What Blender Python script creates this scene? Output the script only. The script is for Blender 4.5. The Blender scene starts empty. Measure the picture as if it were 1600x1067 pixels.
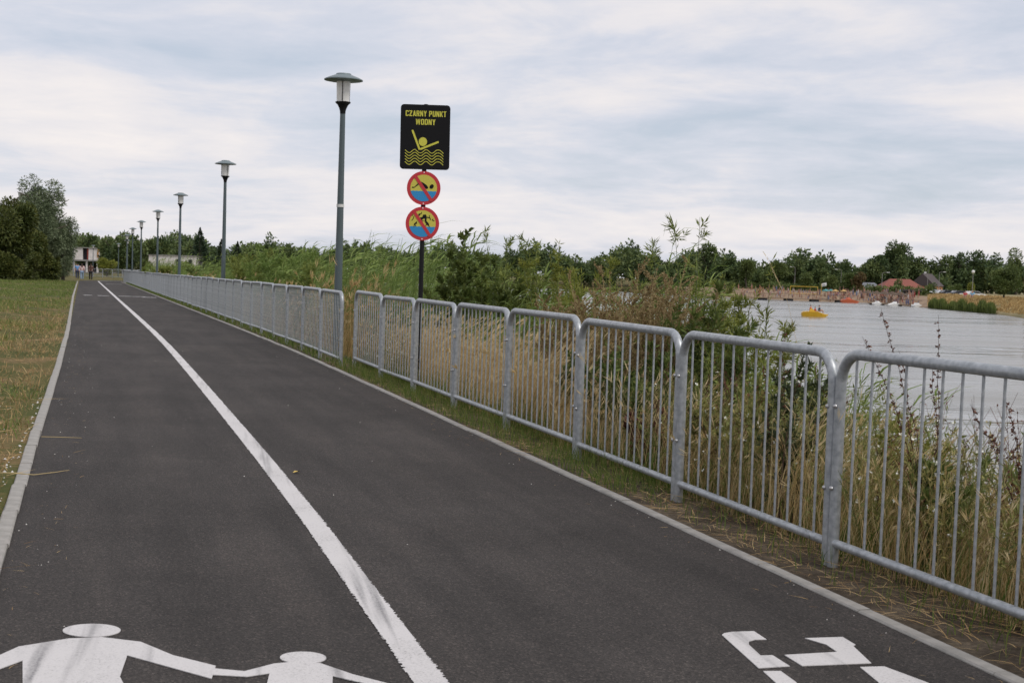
import bpy, bmesh, math, random
import numpy as np
from mathutils import Vector, Matrix
R = math.radians
scn = bpy.context.scene
C = scn.collection

# ------------------------------------------------------------------ camera
cd = bpy.data.cameras.new('camera'); cam = bpy.data.objects.new('camera', cd); C.objects.link(cam)
cd.sensor_width = 22.3; cd.lens = 29.645; cd.clip_start = .05; cd.clip_end = 6000
cam.matrix_world = Matrix.Translation((0, 0, 1.5)) @ Matrix.Rotation(math.pi/2 - math.atan(104.5/2127), 4, 'X') @ Matrix.Rotation(.032, 4, 'Z')
cd.dof.use_dof = True; cd.dof.focus_distance = 11.0; cd.dof.aperture_fstop = 5.0
scn.camera = cam
# ------------------------------------------------------------------ world
SUN_EL, SUN_AZ = R(52), R(125)      # azimuth from +Y towards +X
w = bpy.data.worlds.new('World'); scn.world = w; w.use_nodes = True
nt = w.node_tree; N = nt.nodes; LK = nt.links; N.clear()
def nd(t, **k):
    n = N.new(t)
    for a, b in k.items(): setattr(n, a, b)
    return n
def wm(op, a, b=None):
    n = nd('ShaderNodeMath', operation=op)
    for i, v in enumerate((a, b)):
        if v is None: continue
        if isinstance(v, (int, float)): n.inputs[i].default_value = v
        else: LK.new(v, n.inputs[i])
    return n.outputs[0]
sky = nd('ShaderNodeTexSky', sky_type='NISHITA', sun_disc=False, sun_elevation=SUN_EL, sun_rotation=SUN_AZ)
tc = nd('ShaderNodeTexCoord'); sp = nd('ShaderNodeSeparateXYZ'); LK.new(tc.outputs['Generated'], sp.inputs[0])
zz = wm('ADD', wm('MAXIMUM', sp.outputs[2], 0.0), .12)
cb = nd('ShaderNodeCombineXYZ'); LK.new(wm('DIVIDE', sp.outputs[0], zz), cb.inputs[0]); LK.new(wm('DIVIDE', sp.outputs[1], zz), cb.inputs[1])
def wnoise(scale, detail, rough, off, dist=0.0, sy=1.0):
    mp = nd('ShaderNodeMapping'); mp.inputs['Location'].default_value = off; mp.inputs['Scale'].default_value = (1, sy, 1)
    LK.new(cb.outputs[0], mp.inputs[0])
    n = nd('ShaderNodeTexNoise'); LK.new(mp.outputs[0], n.inputs['Vector'])
    n.inputs['Scale'].default_value = scale; n.inputs['Detail'].default_value = detail
    n.inputs['Roughness'].default_value = rough; n.inputs['Distortion'].default_value = dist
    return n.outputs[0]
def wramp(f, stops):
    r = nd('ShaderNodeValToRGB'); LK.new(f, r.inputs[0]); e = r.color_ramp.elements
    while len(e) < len(stops): e.new(.5)
    for q, (p, c) in zip(e, stops): q.position = p; q.color = (*c, 1)
    return r.outputs[0]
n1 = wnoise(.7, 10, .58, (11.1, 3.1, 3), .25, 1.0)
n2 = wnoise(2.4, 9, .62, (6.9, 4.1, 3), .4)
mixn = wm('ADD', wm('MULTIPLY', n1, .72), wm('MULTIPLY', n2, .28))
cloud = wramp(mixn, [(.34, (.52, .565, .655)), (.455, (.60, .615, .685)), (.53, (.68, .662, .685)), (.64, (.775, .73, .715))])
cover = wramp(mixn, [(.36, (.72,)*3), (.52, (.97,)*3)])
b1 = nd('ShaderNodeBackground'); LK.new(sky.outputs[0], b1.inputs[0]); b1.inputs[1].default_value = .075
b2 = nd('ShaderNodeBackground'); LK.new(cloud, b2.inputs[0]); b2.inputs[1].default_value = 1.0
ms = nd('ShaderNodeMixShader'); LK.new(cover, ms.inputs[0]); LK.new(b1.outputs[0], ms.inputs[1]); LK.new(b2.outputs[0], ms.inputs[2])
ow = nd('ShaderNodeOutputWorld'); LK.new(ms.outputs[0], ow.inputs[0])
# ------------------------------------------------------------------ sun (veiled by cloud)
sd_ = bpy.data.lights.new('sun', 'SUN'); sd_.energy = 1.5; sd_.angle = R(22); sd_.color = (1, .95, .88)
sun = bpy.data.objects.new('sun', sd_); C.objects.link(sun)
sv = Vector((math.sin(SUN_AZ)*math.cos(SUN_EL), math.cos(SUN_AZ)*math.cos(SUN_EL), math.sin(SUN_EL)))
sun.rotation_euler = sv.to_track_quat('Z', 'Y').to_euler()
scn.view_settings.view_transform = 'Standard'; scn.view_settings.look = 'None'
scn.view_settings.exposure = .28; scn.view_settings.gamma = 1.0

# ================================================================== materials
def mat(name, base, rough=.7, metal=0., var=None, vscale=5., bump=0., bscale=60., spec=.5, obj=True, vdet=6, stretch=(1, 1, 1)):
    m = bpy.data.materials.new(name); m.use_nodes = True; t = m.node_tree; p = t.nodes['Principled BSDF']
    p.inputs['Roughness'].default_value = rough; p.inputs['Metallic'].default_value = metal
    p.inputs['Specular IOR Level'].default_value = spec
    p.inputs['Base Color'].default_value = (*base, 1)
    c = t.nodes.new('ShaderNodeTexCoord'); mp = t.nodes.new('ShaderNodeMapping'); mp.inputs['Scale'].default_value = stretch
    t.links.new(c.outputs['Object'], mp.inputs[0])
    if var:
        n = t.nodes.new('ShaderNodeTexNoise'); n.inputs['Scale'].default_value = vscale; n.inputs['Detail'].default_value = vdet
        t.links.new(mp.outputs[0], n.inputs['Vector'])
        r = t.nodes.new('ShaderNodeValToRGB'); r.color_ramp.elements[0].position = .32; r.color_ramp.elements[1].position = .68
        r.color_ramp.elements[0].color = (*base, 1); r.color_ramp.elements[1].color = (*var, 1)
        t.links.new(n.outputs[0], r.inputs[0]); t.links.new(r.outputs[0], p.inputs['Base Color'])
    if bump:
        n = t.nodes.new('ShaderNodeTexNoise'); n.inputs['Scale'].default_value = bscale; n.inputs['Detail'].default_value = 4
        t.links.new(mp.outputs[0], n.inputs['Vector'])
        b = t.nodes.new('ShaderNodeBump'); b.inputs['Strength'].default_value = bump; b.inputs['Distance'].default_value = .01
        t.links.new(n.outputs[0], b.inputs['Height']); t.links.new(b.outputs[0], p.inputs['Normal'])
    return m
def leafmat(name, cols, trans=.3, rough=.55):
    """colour picked per leaf from a ramp by the 'tint' attribute"""
    m = bpy.data.materials.new(name); m.use_nodes = True; t = m.node_tree; p = t.nodes['Principled BSDF']; o = t.nodes['Material Output']
    a = t.nodes.new('ShaderNodeAttribute'); a.attribute_name = 'tint'
    r = t.nodes.new('ShaderNodeValToRGB'); e = r.color_ramp.elements
    while len(e) < len(cols): e.new(.5)
    for i, c in enumerate(cols): e[i].position = i/(len(cols)-1); e[i].color = (*c, 1)
    t.links.new(a.outputs['Fac'], r.inputs[0]); t.links.new(r.outputs[0], p.inputs['Base Color'])
    p.inputs['Roughness'].default_value = rough; p.inputs['Specular IOR Level'].default_value = .25
    tr = t.nodes.new('ShaderNodeBsdfTranslucent'); t.links.new(r.outputs[0], tr.inputs[0])
    mx = t.nodes.new('ShaderNodeMixShader'); mx.inputs[0].default_value = trans
    t.links.new(p.outputs[0], mx.inputs[1]); t.links.new(tr.outputs[0], mx.inputs[2]); t.links.new(mx.outputs[0], o.inputs[0])
    return m
M = {}
def asphalt():
    m = bpy.data.materials.new('asphalt'); m.use_nodes = True; t = m.node_tree; p = t.nodes['Principled BSDF']; L = t.links.new
    c = t.nodes.new('ShaderNodeTexCoord')
    def noise(s, d, r=.5):
        n = t.nodes.new('ShaderNodeTexNoise'); n.inputs['Scale'].default_value = s; n.inputs['Detail'].default_value = d; n.inputs['Roughness'].default_value = r
        L(c.outputs['Object'], n.inputs['Vector']); return n.outputs[0]
    def ramp(f, st):
        r = t.nodes.new('ShaderNodeValToRGB'); L(f, r.inputs[0])
        while len(r.color_ramp.elements) < len(st): r.color_ramp.elements.new(.5)
        for q, (x, v) in zip(r.color_ramp.elements, st): q.position = x; q.color = (*v, 1)
        return r.outputs[0]
    big = ramp(noise(.55, 5, .6), [(.3, (.036, .0318, .0296)), (.7, (.056, .0495, .0462))])
    v = t.nodes.new('ShaderNodeTexVoronoi'); v.inputs['Scale'].default_value = 135; L(c.outputs['Object'], v.inputs['Vector'])
    sp_ = t.nodes.new('ShaderNodeSeparateColor'); L(v.outputs['Color'], sp_.inputs[0])
    grain = ramp(sp_.outputs[0], [(0, (.5, .5, .5)), (.6, (.95, .95, .95)), (.92, (1.35, 1.33, 1.3)), (1, (2.6, 2.5, 2.4))])
    mx = t.nodes.new('ShaderNodeMix'); mx.data_type = 'RGBA'; mx.blend_type = 'MULTIPLY'; mx.inputs[0].default_value = .85
    L(big, mx.inputs[6]); L(grain, mx.inputs[7])
    mp = t.nodes.new('ShaderNodeMapping'); mp.vector_type = 'TEXTURE'; mp.inputs['Rotation'].default_value = (0, 0, R(17.3)); mp.inputs['Scale'].default_value = (.4, 4.5, 1); L(c.outputs['Object'], mp.inputs[0])
    tn = t.nodes.new('ShaderNodeTexNoise'); tn.inputs['Scale'].default_value = 1.0; tn.inputs['Detail'].default_value = 6; tn.inputs['Roughness'].default_value = .65; L(mp.outputs[0], tn.inputs['Vector'])
    streak = ramp(tn.outputs[0], [(.36, (.78, .78, .78)), (.5, (1, 1, 1)), (.66, (1.22, 1.2, 1.18))])
    st2 = ramp(noise(1.7, 3, .5), [(.60, (1, 1, 1)), (.68, (1.14, 1.13, 1.12)), (.76, (1.0, 1.0, 1.0))])
    m2 = t.nodes.new('ShaderNodeMix'); m2.data_type = 'RGBA'; m2.blend_type = 'MULTIPLY'; m2.inputs[0].default_value = 1; L(mx.outputs[2], m2.inputs[6]); L(streak, m2.inputs[7])
    m3 = t.nodes.new('ShaderNodeMix'); m3.data_type = 'RGBA'; m3.blend_type = 'MULTIPLY'; m3.inputs[0].default_value = 1; L(m2.outputs[2], m3.inputs[6]); L(st2, m3.inputs[7]); L(m3.outputs[2], p.inputs['Base Color'])
    p.inputs['Roughness'].default_value = .85; p.inputs['Specular IOR Level'].default_value = .25
    b = t.nodes.new('ShaderNodeBump'); b.inputs['Strength'].default_value = .75; b.inputs['Distance'].default_value = .004
    L(v.outputs['Distance'], b.inputs['Height']); L(b.outputs[0], p.inputs['Normal'])
    return m
def paint():
    m = bpy.data.materials.new('road_paint'); m.use_nodes = True; t = m.node_tree; p = t.nodes['Principled BSDF']; L = t.links.new
    c = t.nodes.new('ShaderNodeTexCoord')
    def noise(s, d, r=.5):
        n = t.nodes.new('ShaderNodeTexNoise'); n.inputs['Scale'].default_value = s; n.inputs['Detail'].default_value = d; n.inputs['Roughness'].default_value = r
        L(c.outputs['Object'], n.inputs['Vector']); return n.outputs[0]
    a = noise(2.2, 4); f = noise(110, 3, .7)
    ad = t.nodes.new('ShaderNodeMath'); ad.operation = 'MULTIPLY_ADD'; L(a, ad.inputs[0]); ad.inputs[1].default_value = .45; L(f, ad.inputs[2])
    r = t.nodes.new('ShaderNodeValToRGB'); L(ad.outputs[0], r.inputs[0])
    e = r.color_ramp.elements; e.new(.5)
    for q, (x, v) in zip(e, [(.485, (.16, .155, .15)), (.55, (.46, .445, .44)), (.74, (.565, .545, .54))]): q.position = x; q.color = (*v, 1)
    mp = t.nodes.new('ShaderNodeMapping'); mp.vector_type = 'TEXTURE'; mp.inputs['Rotation'].default_value = (0, 0, R(12)); mp.inputs['Scale'].default_value = (.1, 2.6, 1); L(c.outputs['Object'], mp.inputs[0])
    tn = t.nodes.new('ShaderNodeTexNoise'); tn.inputs['Scale'].default_value = 1.0; tn.inputs['Detail'].default_value = 3; L(mp.outputs[0], tn.inputs['Vector'])
    am = t.nodes.new('ShaderNodeMath'); am.operation = 'MULTIPLY_ADD'; L(f, am.inputs[0]); am.inputs[1].default_value = .35; L(tn.outputs[0], am.inputs[2])
    rr = t.nodes.new('ShaderNodeValToRGB'); L(am.outputs[0], rr.inputs[0]); rr.color_ramp.elements[0].position = .74; rr.color_ramp.elements[1].position = .92; rr.color_ramp.elements[0].color = (1, 1, 1, 1); rr.color_ramp.elements[1].color = (.32, .32, .33, 1)
    mx = t.nodes.new('ShaderNodeMix'); mx.data_type = 'RGBA'; mx.blend_type = 'MULTIPLY'; mx.inputs[0].default_value = 1; L(r.outputs[0], mx.inputs[6]); L(rr.outputs[0], mx.inputs[7])
    L(mx.outputs[2], p.inputs['Base Color']); p.inputs['Roughness'].default_value = .7
    b = t.nodes.new('ShaderNodeBump'); b.inputs['Strength'].default_value = .5; b.inputs['Distance'].default_value = .003
    L(f, b.inputs['Height']); L(b.outputs[0], p.inputs['Normal'])
    return m
def soil(name, stops, s1, s2):
    m = bpy.data.materials.new(name); m.use_nodes = True; t = m.node_tree; p = t.nodes['Principled BSDF']; L = t.links.new
    c = t.nodes.new('ShaderNodeTexCoord')
    def noise(s, d, r=.6):
        n = t.nodes.new('ShaderNodeTexNoise'); n.inputs['Scale'].default_value = s; n.inputs['Detail'].default_value = d; n.inputs['Roughness'].default_value = r
        L(c.outputs['Object'], n.inputs['Vector']); return n.outputs[0]
    a = noise(s1, 6); f = noise(s2, 6, .7)
    ad = t.nodes.new('ShaderNodeMath'); ad.operation = 'MULTIPLY_ADD'; L(f, ad.inputs[0]); ad.inputs[1].default_value = .7; L(a, ad.inputs[2])
    sb = t.nodes.new('ShaderNodeMath'); sb.operation = 'SUBTRACT'; L(ad.outputs[0], sb.inputs[0]); sb.inputs[1].default_value = .35
    r = t.nodes.new('ShaderNodeValToRGB'); L(sb.outputs[0], r.inputs[0]); e = r.color_ramp.elements
    while len(e) < len(stops): e.new(.5)
    for q, (x, v) in zip(e, stops): q.position = x; q.color = (*v, 1)
    L(r.outputs[0], p.inputs['Base Color']); p.inputs['Roughness'].default_value = .95; p.inputs['Specular IOR Level'].default_value = .1
    b = t.nodes.new('ShaderNodeBump'); b.inputs['Strength'].default_value = .8; b.inputs['Distance'].default_value = .03
    L(f, b.inputs['Height']); L(b.outputs[0], p.inputs['Normal'])
    return m
def water():
    m = bpy.data.materials.new('lake_water'); m.use_nodes = True; t = m.node_tree; p = t.nodes['Principled BSDF']; L = t.links.new
    p.inputs['Base Color'].default_value = (.23, .226, .21, 1); p.inputs['Roughness'].default_value = .2; p.inputs['IOR'].default_value = 1.333
    c = t.nodes.new('ShaderNodeTexCoord'); mp = t.nodes.new('ShaderNodeMapping'); mp.inputs['Rotation'].default_value = (0, 0, R(14)); mp.inputs['Scale'].default_value = (.55, 1.3, 1)
    L(c.outputs['Object'], mp.inputs[0])
    hs = []
    for s, d in ((1.5, 5), (.16, 3)):
        n = t.nodes.new('ShaderNodeTexNoise'); n.inputs['Scale'].default_value = s; n.inputs['Detail'].default_value = d; n.inputs['Roughness'].default_value = .55; L(mp.outputs[0], n.inputs['Vector']); hs.append(n.outputs[0])
    b = t.nodes.new('ShaderNodeBump'); b.inputs['Strength'].default_value = 1.0; b.inputs['Distance'].default_value = .11; L(hs[0], b.inputs['Height'])
    b2 = t.nodes.new('ShaderNodeBump'); b2.inputs['Strength'].default_value = .9; b2.inputs['Distance'].default_value = .5; L(hs[1], b2.inputs['Height']); L(b.outputs[0], b2.inputs['Normal'])
    L(b2.outputs[0], p.inputs['Normal'])
    mw = t.nodes.new('ShaderNodeMapping'); mw.inputs['Rotation'].default_value = (0, 0, R(14)); mw.inputs['Scale'].default_value = (.25, 1.6, 1); L(c.outputs['Object'], mw.inputs[0])
    nw = t.nodes.new('ShaderNodeTexNoise'); nw.inputs['Scale'].default_value = .05; nw.inputs['Detail'].default_value = 7; nw.inputs['Roughness'].default_value = .62; L(mw.outputs[0], nw.inputs['Vector'])
    rw = t.nodes.new('ShaderNodeMapRange'); rw.inputs[1].default_value = .35; rw.inputs[2].default_value = .65; rw.inputs[3].default_value = .06; rw.inputs[4].default_value = .34; L(nw.outputs[0], rw.inputs[0]); L(rw.outputs[0], p.inputs['Roughness'])
    rb = t.nodes.new('ShaderNodeMapRange'); rb.inputs[1].default_value = .35; rb.inputs[2].default_value = .65; rb.inputs[3].default_value = .25; rb.inputs[4].default_value = .7; L(nw.outputs[0], rb.inputs[0]); L(rb.outputs[0], b.inputs['Strength'])
    return m
M['asphalt'] = asphalt(); M['paint'] = paint(); M['water'] = water()
M['lawn_soil'] = soil('lawn_soil', [(.28, (.05, .066, .02)), (.48, (.088, .09, .03)), (.62, (.18, .125, .06)), (.82, (.30, .22, .13))], .6, 14)
M['bank_soil'] = soil('bank_soil', [(.25, (.045, .036, .027)), (.5, (.10, .08, .06)), (.75, (.22, .175, .125))], 2.2, 30)
M['sand'] = mat('beach_sand', (.20, .135, .085), .95, var=(.29, .205, .13), vscale=.4)
M['field'] = mat('dry_field', (.12, .12, .045), .95, var=(.33, .25, .12), vscale=.12)
M['kerb'] = mat('kerb_concrete', (.25, .24, .22), .9, var=(.37, .35, .325), vscale=9, bump=.5, bscale=150)
M['kerb_bed'] = mat('kerb_bed', (.2, .19, .18), .95)
M['galv'] = mat('galvanised_steel', (.28, .302, .32), .44, .4, var=(.45, .47, .49), vscale=30, bump=.12, bscale=70, vdet=9)
M['bolt'] = mat('bolt_zinc', (.5, .5, .5), .35, .8)
M['lamp_pole'] = mat('lamp_pole_paint', (.075, .10, .108), .45, .2, var=(.09, .118, .125), vscale=2)
M['lamp_cap'] = mat('lamp_cap_paint', (.16, .20, .21), .45, .2)
M['black'] = mat('black_paint', (.010, .010, .011), .55, spec=.2)
M['lamp_glass'] = mat('lamp_opal_glass', (.74, .73, .70), .3)
M['sticker'] = mat('sticker', (.6, .6, .58), .6)
M['sign_black'] = mat('sign_black', (.010, .010, .011), .55, spec=.12)
M['sign_yellow'] = mat('sign_yellow', (.58, .55, .06), .45)
M['sign_olive'] = mat('sign_round_yellow', (.56, .50, .07), .45)
M['sign_red'] = mat('sign_red', (.50, .025, .035), .4)
M['sign_blue'] = mat('sign_blue', (.02, .24, .52), .45)
M['rivet'] = mat('rivet', (.75, .72, .7), .35)
M['bark'] = mat('bark', (.06, .05, .038), .95, var=(.12, .1, .075), vscale=6)
M['stem_green'] = mat('stem_green', (.10, .12, .045), .8)
M['stem_brown'] = mat('stem_brown', (.085, .05, .033), .85)
M['stem_straw'] = mat('stem_straw', (.40, .31, .15), .85)
M['willow'] = leafmat('willow_leaf', [(0.106, 0.142, 0.030), (0.183, 0.224, 0.049), (0.299, 0.317, 0.081)])
M['sallow'] = leafmat('sallow_leaf', [(0.061, 0.093, 0.022), (0.113, 0.150, 0.036), (0.190, 0.225, 0.060)])
M['lime'] = leafmat('light_willow_leaf', [(0.130, 0.161, 0.030), (0.212, 0.239, 0.045), (0.325, 0.315, 0.075)], .35)
M['silver'] = leafmat('silver_willow_leaf', [(0.075, 0.103, 0.049), (0.139, 0.178, 0.097), (0.243, 0.276, 0.162)], .2)
M['darktree'] = leafmat('dark_tree_leaf', [(0.037, 0.054, 0.013), (0.071, 0.090, 0.022), (0.130, 0.136, 0.031)], .2)
M['fartree'] = leafmat('far_tree_leaf', [(0.046, 0.083, 0.035), (0.102, 0.144, 0.054), (0.187, 0.224, 0.074)], .15)
M['farlight'] = leafmat('far_light_leaf', [(0.067, 0.100, 0.031), (0.111, 0.149, 0.042), (0.164, 0.198, 0.061)], .2)
M['brownleaf'] = leafmat('brown_leaf', [(0.095, 0.061, 0.027), (0.149, 0.095, 0.041), (0.135, 0.135, 0.047)], .2)
M['conifer'] = leafmat('conifer_needle', [(0.022, 0.042, 0.023), (0.041, 0.067, 0.035), (0.068, 0.095, 0.047)], .05)
M['reed'] = leafmat('reed_leaf', [(0.107, 0.174, 0.036), (0.180, 0.258, 0.062), (0.288, 0.348, 0.103)], .35)
M['dry'] = leafmat('dry_grass', [(.27, .165, .065), (.56, .40, .18), (.78, .64, .38)], .42, .7)
M['straw'] = leafmat('cut_straw', [(.19, .11, .05), (.43, .285, .13), (.62, .46, .24)], .2, .8)
M['green_grass'] = leafmat('green_grass', [(.075, .125, .024), (.14, .205, .045), (.26, .27, .085)], .35)
M['weed'] = leafmat('weed_leaf', [(0.110, 0.144, 0.043), (0.242, 0.254, 0.077), (0.442, 0.353, 0.135)], .3)
M['rust'] = leafmat('rusty_seed', [(.19, .125, .06), (.31, .225, .11), (.36, .30, .15)], .3)
M['dock'] = leafmat('dock_seed', [(0.062, 0.024, 0.016), (0.119, 0.046, 0.030), (0.200, 0.083, 0.045)], .15)
M['flower'] = mat('white_flower', (.72, .72, .64), .7)
M['mug'] = leafmat('mugwort_leaf', [(0.026, 0.042, 0.016), (0.052, 0.072, 0.026), (0.091, 0.111, 0.042)], .2)

# ================================================================== helpers
def tag(o, label=None, cat=None, group=None, kind=None):
    if label: o['label'] = label
    if cat: o['category'] = cat
    if group: o['group'] = group
    if kind: o['kind'] = kind
    return o
def empty(name, loc=(0, 0, 0), rz=0):
    o = bpy.data.objects.new(name, None); C.objects.link(o); o.location = loc; o.rotation_euler = (0, 0, rz); o.empty_display_size = .1
    return o
def link(name, me, parent=None):
    o = bpy.data.objects.new(name, me); C.objects.link(o)
    if parent: o.parent = parent
    return o
class MB:
    def __init__(s): s.v = []; s.f = []
    def add(s, vs, fs):
        b = len(s.v); s.v += [tuple(x) for x in vs]; s.f += [tuple(i+b for i in f) for f in fs]; return s
    def box(s, c, d, rz=0, ch=0):
        x, y, z = (q/2 for q in d); cs, sn = math.cos(rz), math.sin(rz)
        P = [(sx*x, sy*y, sz*z) for sz in (-1, 1) for sx, sy in ((-1, -1), (1, -1), (1, 1), (-1, 1))]
        P = [(c[0]+a*cs-b*sn, c[1]+a*sn+b*cs, c[2]+e) for a, b, e in P]
        return s.add(P, [(3, 2, 1, 0), (4, 5, 6, 7), (0, 1, 5, 4), (1, 2, 6, 5), (2, 3, 7, 6), (3, 0, 4, 7)])
    def lathe(s, prof, c=(0, 0, 0), n=16):
        P = []; F = []
        for r, z in prof: P += [(c[0]+r*math.cos(2*math.pi*k/n), c[1]+r*math.sin(2*math.pi*k/n), c[2]+z) for k in range(n)]
        for i in range(len(prof)-1):
            for k in range(n): F.append((i*n+k, i*n+(k+1) % n, (i+1)*n+(k+1) % n, (i+1)*n+k))
        F.append(tuple(range(n))[::-1]); F.append(tuple((len(prof)-1)*n+k for k in range(n)))
        return s.add(P, F)
    def tube(s, pts, r, n=10):
        pts = [Vector(p) for p in pts]; P = []; F = []; rr = r if isinstance(r, (list, tuple)) else [r]*len(pts)
        up = None
        for i, p in enumerate(pts):
            t = (pts[min(i+1, len(pts)-1)]-pts[max(i-1, 0)]).normalized()
            if up is None: up = t.orthogonal().normalized()
            up = (up-t*up.dot(t)).normalized(); b = t.cross(up)
            P += [tuple(p+rr[i]*(math.cos(2*math.pi*k/n)*up+math.sin(2*math.pi*k/n)*b)) for k in range(n)]
        for i in range(len(pts)-1):
            for k in range(n): F.append((i*n+k, i*n+(k+1) % n, (i+1)*n+(k+1) % n, (i+1)*n+k))
        F.append(tuple(range(n))[::-1]); F.append(tuple((len(pts)-1)*n+k for k in range(n)))
        return s.add(P, F)
    def prism(s, poly, y0, y1):      # polygon in xz, extruded along y
        n = len(poly); P = [(a, y0, b) for a, b in poly]+[(a, y1, b) for a, b in poly]
        F = [tuple(range(n)), tuple(range(2*n-1, n-1, -1))]+[(k, n+k, n+(k+1) % n, (k+1) % n) for k in range(n)]
        return s.add(P, F)
    def slab(s, poly, z0, z1):       # polygon in xy, extruded along z
        n = len(poly); P = [(a, b, z0) for a, b in poly]+[(a, b, z1) for a, b in poly]
        F = [tuple(range(n))[::-1], tuple(range(n, 2*n))]+[(k, (k+1) % n, n+(k+1) % n, n+k) for k in range(n)]
        return s.add(P, F)
    def mesh(s, name, m, smooth=False):
        me = bpy.data.meshes.new(name); me.from_pydata(s.v, [], s.f)
        bm = bmesh.new(); bm.from_mesh(me); bmesh.ops.recalc_face_normals(bm, faces=bm.faces); bm.to_mesh(me); bm.free()
        if m: me.materials.append(m)
        if smooth:
            me.shade_smooth()
            try: me.set_sharp_from_angle(angle=R(40))
            except Exception: pass
        return me
    def build(s, name, m, parent=None, smooth=False): return link(name, s.mesh(name, m, smooth), parent)
def npmesh(name, V, F, m, tint=None):
    """V (n,3), F (m,k) arrays"""
    me = bpy.data.meshes.new(name); V = np.ascontiguousarray(V, np.float32); F = np.ascontiguousarray(F, np.int32); k = F.shape[1]
    me.vertices.add(len(V)); me.vertices.foreach_set('co', V.ravel())
    me.loops.add(F.size); me.loops.foreach_set('vertex_index', F.ravel())
    me.polygons.add(len(F)); me.polygons.foreach_set('loop_start', np.arange(0, F.size, k, dtype=np.int32))
    me.update(calc_edges=True)
    if tint is not None:
        a = me.attributes.new('tint', 'FLOAT', 'POINT'); a.data.foreach_set('value', np.ascontiguousarray(tint, np.float32))
    me.materials.append(m); me.validate(); return me
class Fol:
    """collects leaves, ribbons and stems as quads"""
    def __init__(s, seed): s.V = []; s.F = []; s.T = []; s.n = 0; s.r = np.random.default_rng(seed)
    def put(s, V, F, T): s.V.append(V.reshape(-1, 3)); s.F.append(F+s.n); s.T.append(T); s.n += len(s.V[-1])
    def leaves(s, P, D, L, W, tint=None, fold=.15):
        n = len(P); r = s.r; D = D/np.linalg.norm(D, axis=1, keepdims=True)
        S = np.cross(D, r.normal(size=(n, 3))); S /= np.linalg.norm(S, axis=1, keepdims=True)+1e-9
        U = np.cross(S, D); L = np.broadcast_to(L, (n,))[:, None]; W = np.broadcast_to(W, (n,))[:, None]
        m = P+D*L*.45+U*L*fold*.3
        V = np.stack([P, m+S*W/2, P+D*L, m-S*W/2], 1)
        F = np.arange(n*4).reshape(n, 4)
        t = r.random(n) if tint is None else np.clip(tint, 0, 1)
        s.put(V, F, np.repeat(t, 4))
    def ribbons(s, P, D, L, W, droop, tint=None, seg=3, taper=1.0):
        n = len(P); r = s.r; D = D/np.linalg.norm(D, axis=1, keepdims=True)
        L = np.broadcast_to(L, (n,))[:, None]; W = np.broadcast_to(W, (n,))[:, None]
        S = np.cross(D, np.array([0, 0, 1.])+.35*r.normal(size=(n, 3))); S /= np.linalg.norm(S, axis=1, keepdims=True)+1e-9
        rows = []
        for i in range(seg+1):
            t = i/seg; c = P+D*L*t+droop*(t*t)*L; wd = W*(1-t)**.7*taper if i else W*.6
            if i == seg: wd = W*.06
            rows += [c-S*wd/2, c+S*wd/2]
        V = np.stack(rows, 1); k = 2*(seg+1)
        F = np.concatenate([np.arange(n)[:, None]*k+np.array([2*i, 2*i+1, 2*i+3, 2*i+2]) for i in range(seg)])
        t = r.random(n) if tint is None else np.clip(tint, 0, 1)
        s.put(V, F, np.repeat(t, k))
    def stems(s, Q, rad, tint):
        """Q (n,k,3) polylines, rad (n,k)"""
        n, k, _ = Q.shape; T = np.gradient(Q, axis=1); T /= np.linalg.norm(T, axis=2, keepdims=True)+1e-9
        A = np.cross(T, np.array([.31, .87, .11])); A /= np.linalg.norm(A, axis=2, keepdims=True)+1e-9; B = np.cross(T, A)
        rad = np.broadcast_to(rad, (n, k))[..., None]
        V = np.stack([Q+rad*(math.cos(a)*A+math.sin(a)*B) for a in (0, 2.094, 4.189)], 2)
        base = (np.arange(n)[:, None, None]*k+np.arange(k-1)[None, :, None])*3
        F = np.concatenate([(base+np.array([a, b, b+3, a+3])).reshape(-1, 4) for a, b in ((0, 1), (1, 2), (2, 0))])
        s.put(V, F, np.repeat(np.broadcast_to(tint, (n,)), k*3))
    def build(s, name, m, parent=None, origin=(0, 0, 0)):
        me = npmesh(name, np.concatenate(s.V)-np.array(origin), np.concatenate(s.F), m, np.concatenate(s.T)); return link(name, me, parent)
def copy_tree(o, parent=None):
    c = o.copy(); C.objects.link(c); c.parent = parent
    for ch in o.children: copy_tree(ch, c)
    return c

# ================================================================== the site frame: s along the railing, d to its right
P0 = np.array([1.75, 7.28]); U1 = np.array([-.289, .957]); N1 = np.array([.957, .289])
_hs = np.arange(-60, 500, .5); _hd = np.radians(90+np.interp(_hs, [2, 30], [16.8, 17.6])); _i0 = int(np.argmin(abs(_hs)))
_px = np.concatenate([[0], np.cumsum(.5*np.cos((_hd[1:]+_hd[:-1])/2))]); _py = np.concatenate([[0], np.cumsum(.5*np.sin((_hd[1:]+_hd[:-1])/2))])
_px += P0[0]-_px[_i0]; _py += P0[1]-_py[_i0]
def gz(y): return -.0042*max(0., y-25)
def ref(s, d=0.):
    h = heading(s); return float(np.interp(s, _hs, _px)+d*math.sin(h)), float(np.interp(s, _hs, _py)-d*math.cos(h))
def refz(s, d=0., dz=0.):
    x, y = ref(s, d); return (x, y, gz(y)+dz)
def heading(s): return float(np.interp(s, _hs, _hd))
BANK = [(-.36, 0), (.0, .01), (.5, -.06), (1.2, -.28), (2.2, -.62), (4, -1.25), (7, -2.25), (11, -3.4), (18, -4.2)]
def bankz(s, d):
    d = d-max(0, min(34, (s-122)*1.2)) if s > 122 else d
    return float(np.interp(d, [b[0] for b in BANK], [b[1] for b in BANK]))
rng = np.random.default_rng(5)

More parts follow.
